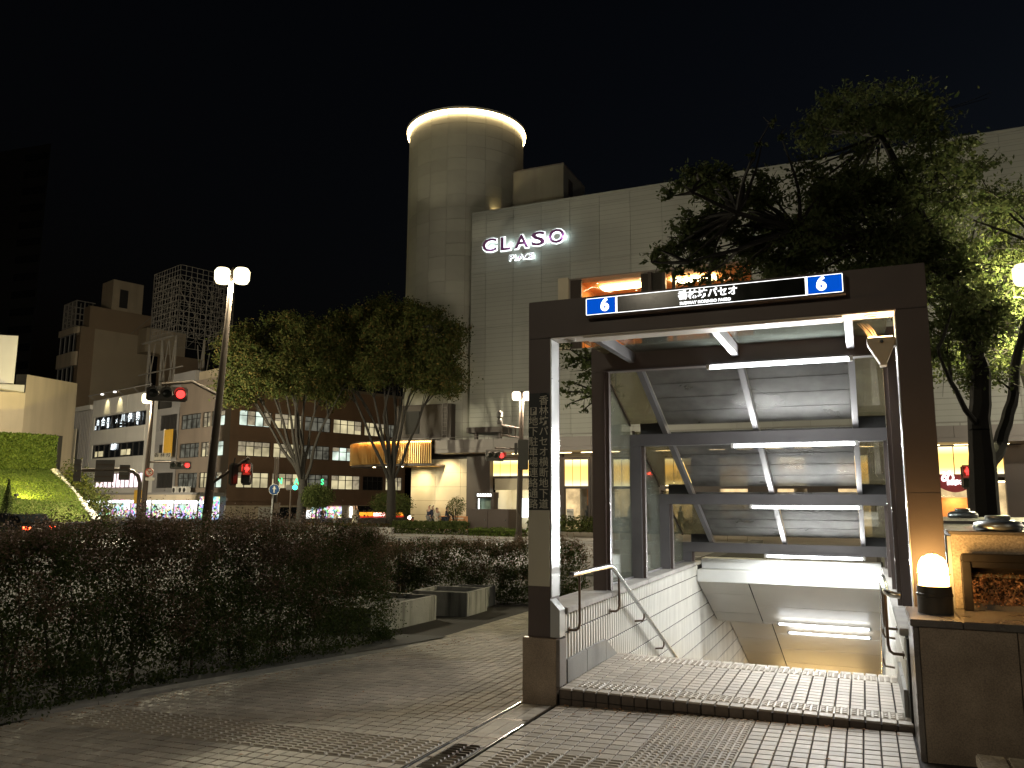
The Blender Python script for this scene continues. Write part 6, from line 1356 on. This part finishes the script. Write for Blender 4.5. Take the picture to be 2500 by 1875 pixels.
person('person in dark jacket with backpack beside two others before the beige wall', pat(1048,41.5), PI*.9, 1.75, 'navy', 'grey_cl', .12, 0, (0,0), ('navy',(0,-.16,1.2),(.14,.10,.22)))
person('person in white shirt between a backpacker and a companion in grey', pat(1057,41.8), PI*.75, 1.74, 'cream_cl', 'navy', .1)
person('person in pale grey top at the right of the group of three', pat(1066,41.3), -PI*.6, 1.60, 'cream_cl', 'cream_cl', .1, 0, (.15,.1), None, True)
person('person in black vest pushing a cart towards the planter', pat(1088,41.6), -PI/2, 1.68, 'navy', 'navy', .16, .06, (.42,.40), ('navy',(0,-.25,.8),(.16,.10,.20)), True)
person('person in pale clothes walking before the orange and red awning', pat(866,41.0), PI*.6, 1.72, 'cream_cl', 'cream_cl', .2, .02, (.1,0))
person('person in grey following close behind the pale dressed walker', pat(871,41.6), PI*.6, 1.70, 'grey_cl', 'grey_cl', .2)
person('small seated looking person in yellow top by the shop light column', pat(819,41.0), PI, 1.25, 'cream_cl', 'grey_cl', .05)
person('person in dark coat standing by the bright game shop', pat(787,41.4), PI*.4, 1.55, 'navy', 'navy', .08)
cr = thing('hand_cart','small pale slatted cart before the beige panel wall','cart', (onY(1120,1285,41.6).x,41.6,-.5)); cx_ = onY(1120,1285,41.6).x
for z in (-.05,.15,.35): MB().box(cx_-.45,cx_+.45,41.35,41.4,z,z+.1).build('slat', M['cream_cl'], cr)
MB().box(cx_-.5,cx_+.5,41.3,41.9,-.28,-.2).build('deck', M['cream_cl'], cr)
for x in (-.35,.35): MB().lathe([(.0,-.03),(.14,-.03),(.14,.03),(0,.03)], (cx_+x,41.5,-.36), 14, (0,1,0)).build('wheel', M['frame_d'], cr)
tb = thing('terracotta_bench','low terracotta coloured bench block under the small potted tree','bench', (onY(1110,1285,45).x,45.3,-.5)); xx = onY(1110,1285,45.3).x
MB().box(xx-1.6,xx+1.6,45.1,45.8,-.5,.35).build('base', M['wood'], tb, bev=.02); MB().box(xx-1.65,xx+1.65,45.05,45.85,.351,.45).build('seat', M['wood'], tb, bev=.02)

M['car_paint'] = princ('dark_car_paint_mat', (.012,.013,.016), .22, metal=.3, var=.05); M['tyre'] = princ('tyre_mat', (.012,.012,.012), .8); M['tail'] = emit('tail_light_mat', (1,.07,.02), 7); M['car_glass'] = princ('car_glass_mat', (.01,.012,.014), .05, spec=.7); M['head'] = emit('head_light_mat', (1,.93,.8), 6)
def car(label, c, ang, paint, scale=1.):
    c = Vector(c); ex, ey = dirs(ang); t = thing('car', label, 'car', c, ang); p = lambda x, y, z: c+ex*x+ey*y+z_*z        # ex = forward
    prof = [(-2.1,.35),(-2.18,.62),(-2.1,.92),(-1.75,.98),(-1.25,1.42),(-.2,1.48),(.55,1.40),(1.15,.98),(1.95,.86),(2.15,.65),(2.12,.35)]
    m = MB(); m.prism([p(x,-.82,z) for x,z in prof], ey*1.64); m.build('body', paint, t, bev=.06)
    for s in (-1,1):
        m = MB(); q = [(-1.55,1.0),(-1.15,1.36),(-.2,1.41),(.48,1.34),(.98,1.0)]; m.prism([p(x,s*.823,z) for x,z in q], ey*(.012*s)); m.build('side_window', M['car_glass'], t)
        for x in (-1.35,1.35): o = MB().lathe([(.18,-.1),(.31,-.1),(.33,-.06),(.33,.08),(.30,.11),(.18,.11)], p(x,s*.78,.33), 22, ey*s).build('wheel', M['tyre'], t, smooth=True); MB().lathe([(0,.10),(.17,.10),(.19,.06)], p(x,s*.78,.33), 14, ey*s).build('rim', M['steel'], o)
        MB().obox(p(-2.14,s*.62,.80), ex*.04, ey*.17, z_*.08).build('tail_light', M['tail'], t, bev=.02); MB().obox(p(2.08,s*.6,.70), ex*.05, ey*.16, z_*.07).build('headlight', M['head'], t, bev=.02)
    m = MB(); m.prism([p(-1.80,-.68,1.01),p(-1.80,.68,1.01),p(-1.30,.64,1.40),p(-1.30,-.64,1.40)], ex*-.02+z_*.02); m.build('rear_window', M['car_glass'], t); MB().obox(p(-2.16,0,.70), ex*.02, ey*.26, z_*.07).build('number_plate', M['plate'], t)
    return t
cp_ = at(34,1295,39); car('dark saloon car with red tail lights beyond the flowering hedge', (cp_.x,cp_.y,-.622), PI*.97, M['car_paint'])
def bike(label, c, ang):
    c = Vector(c); ex, ey = dirs(ang); t = thing('motorcycle', label, 'motorcycle', c); p = lambda x, y, z: c+ex*x+ey*y+z_*z
    for x in (-.62,.62): o = MB().lathe([(.20,-.05),(.29,-.05),(.30,0),(.29,.05),(.20,.05)], p(x,0,.3), 20, ey).build('wheel', M['tyre'], t, smooth=True); MB().lathe([(0,-.02),(.2,-.02),(.2,.02),(0,.02)], p(x,0,.3), 12, ey).build('rim', M['steel'], o)
    m = MB(); m.prism([p(-.7,-.12,.55),p(-.1,-.14,.35),(p(.35,-.12,.5)),p(.42,-.12,.85),p(.2,-.12,.72),p(-.35,-.12,.80),p(-.75,-.12,.85)], ey*.24); m.build('body', M['red_bar'], t, bev=.04)
    m = MB(); m.obox(p(-.35,0,.86), ex*.35, ey*.13, z_*.05); m.build('seat', M['tyre'], t, bev=.03); m = MB(); m.tube([p(.62,0,.3),p(.42,0,1.02)], .03, 6); m.tube([p(.40,-.33,1.06),p(.42,0,1.04),p(.40,.33,1.06)], .02, 6); m.build('fork', M['steel'], t)
    MB().lathe([(0,0),(.11,0),(.09,.05),(0,.06)], p(.55,0,.88), 14, ex).build('headlight', M['head'], t); return t
bp_ = at(1002,1290,56); bike('red motorcycle with a bright headlight beside the ivy clad zelkova trunk', (bp_.x,bp_.y,-.5), PI*1.62)

# fallen leaves and petals on the paving
C = []
for k in range(260):
    y = random.uniform(-2.6,3.0); x = hedge_x(y)+abs(random.gauss(0,.22))-.02; C.append((x,y,gz(x,y)+.006))
for k in range(40): x = random.uniform(.3,2.68); y = -.04-abs(random.gauss(0,.05)); C.append((x,y,gz(x,y)+.006))
for k in range(50): x = random.uniform(-2,2.5); y = random.uniform(-2.2,-.1); C.append((x,y,gz(x,y)+.006))
me = MB()
for (x,y,z) in C:
    a = random.uniform(0,6.28); l = random.uniform(.008,.02); w = l*.5; ca, sa = math.cos(a), math.sin(a)
    me.add([(x-ca*l,y-sa*l,z),(x+sa*w,y-ca*w,z+.004),(x+ca*l,y+sa*l,z+.001),(x-sa*w,y+ca*w,z+.005)], [(0,1,2,3)])
o = me.build('fallen_leaves', M['dry']); tag(o, 'scattered small dry leaves and petals along the hedge kerb and step', 'leaf litter', kind='stuff')
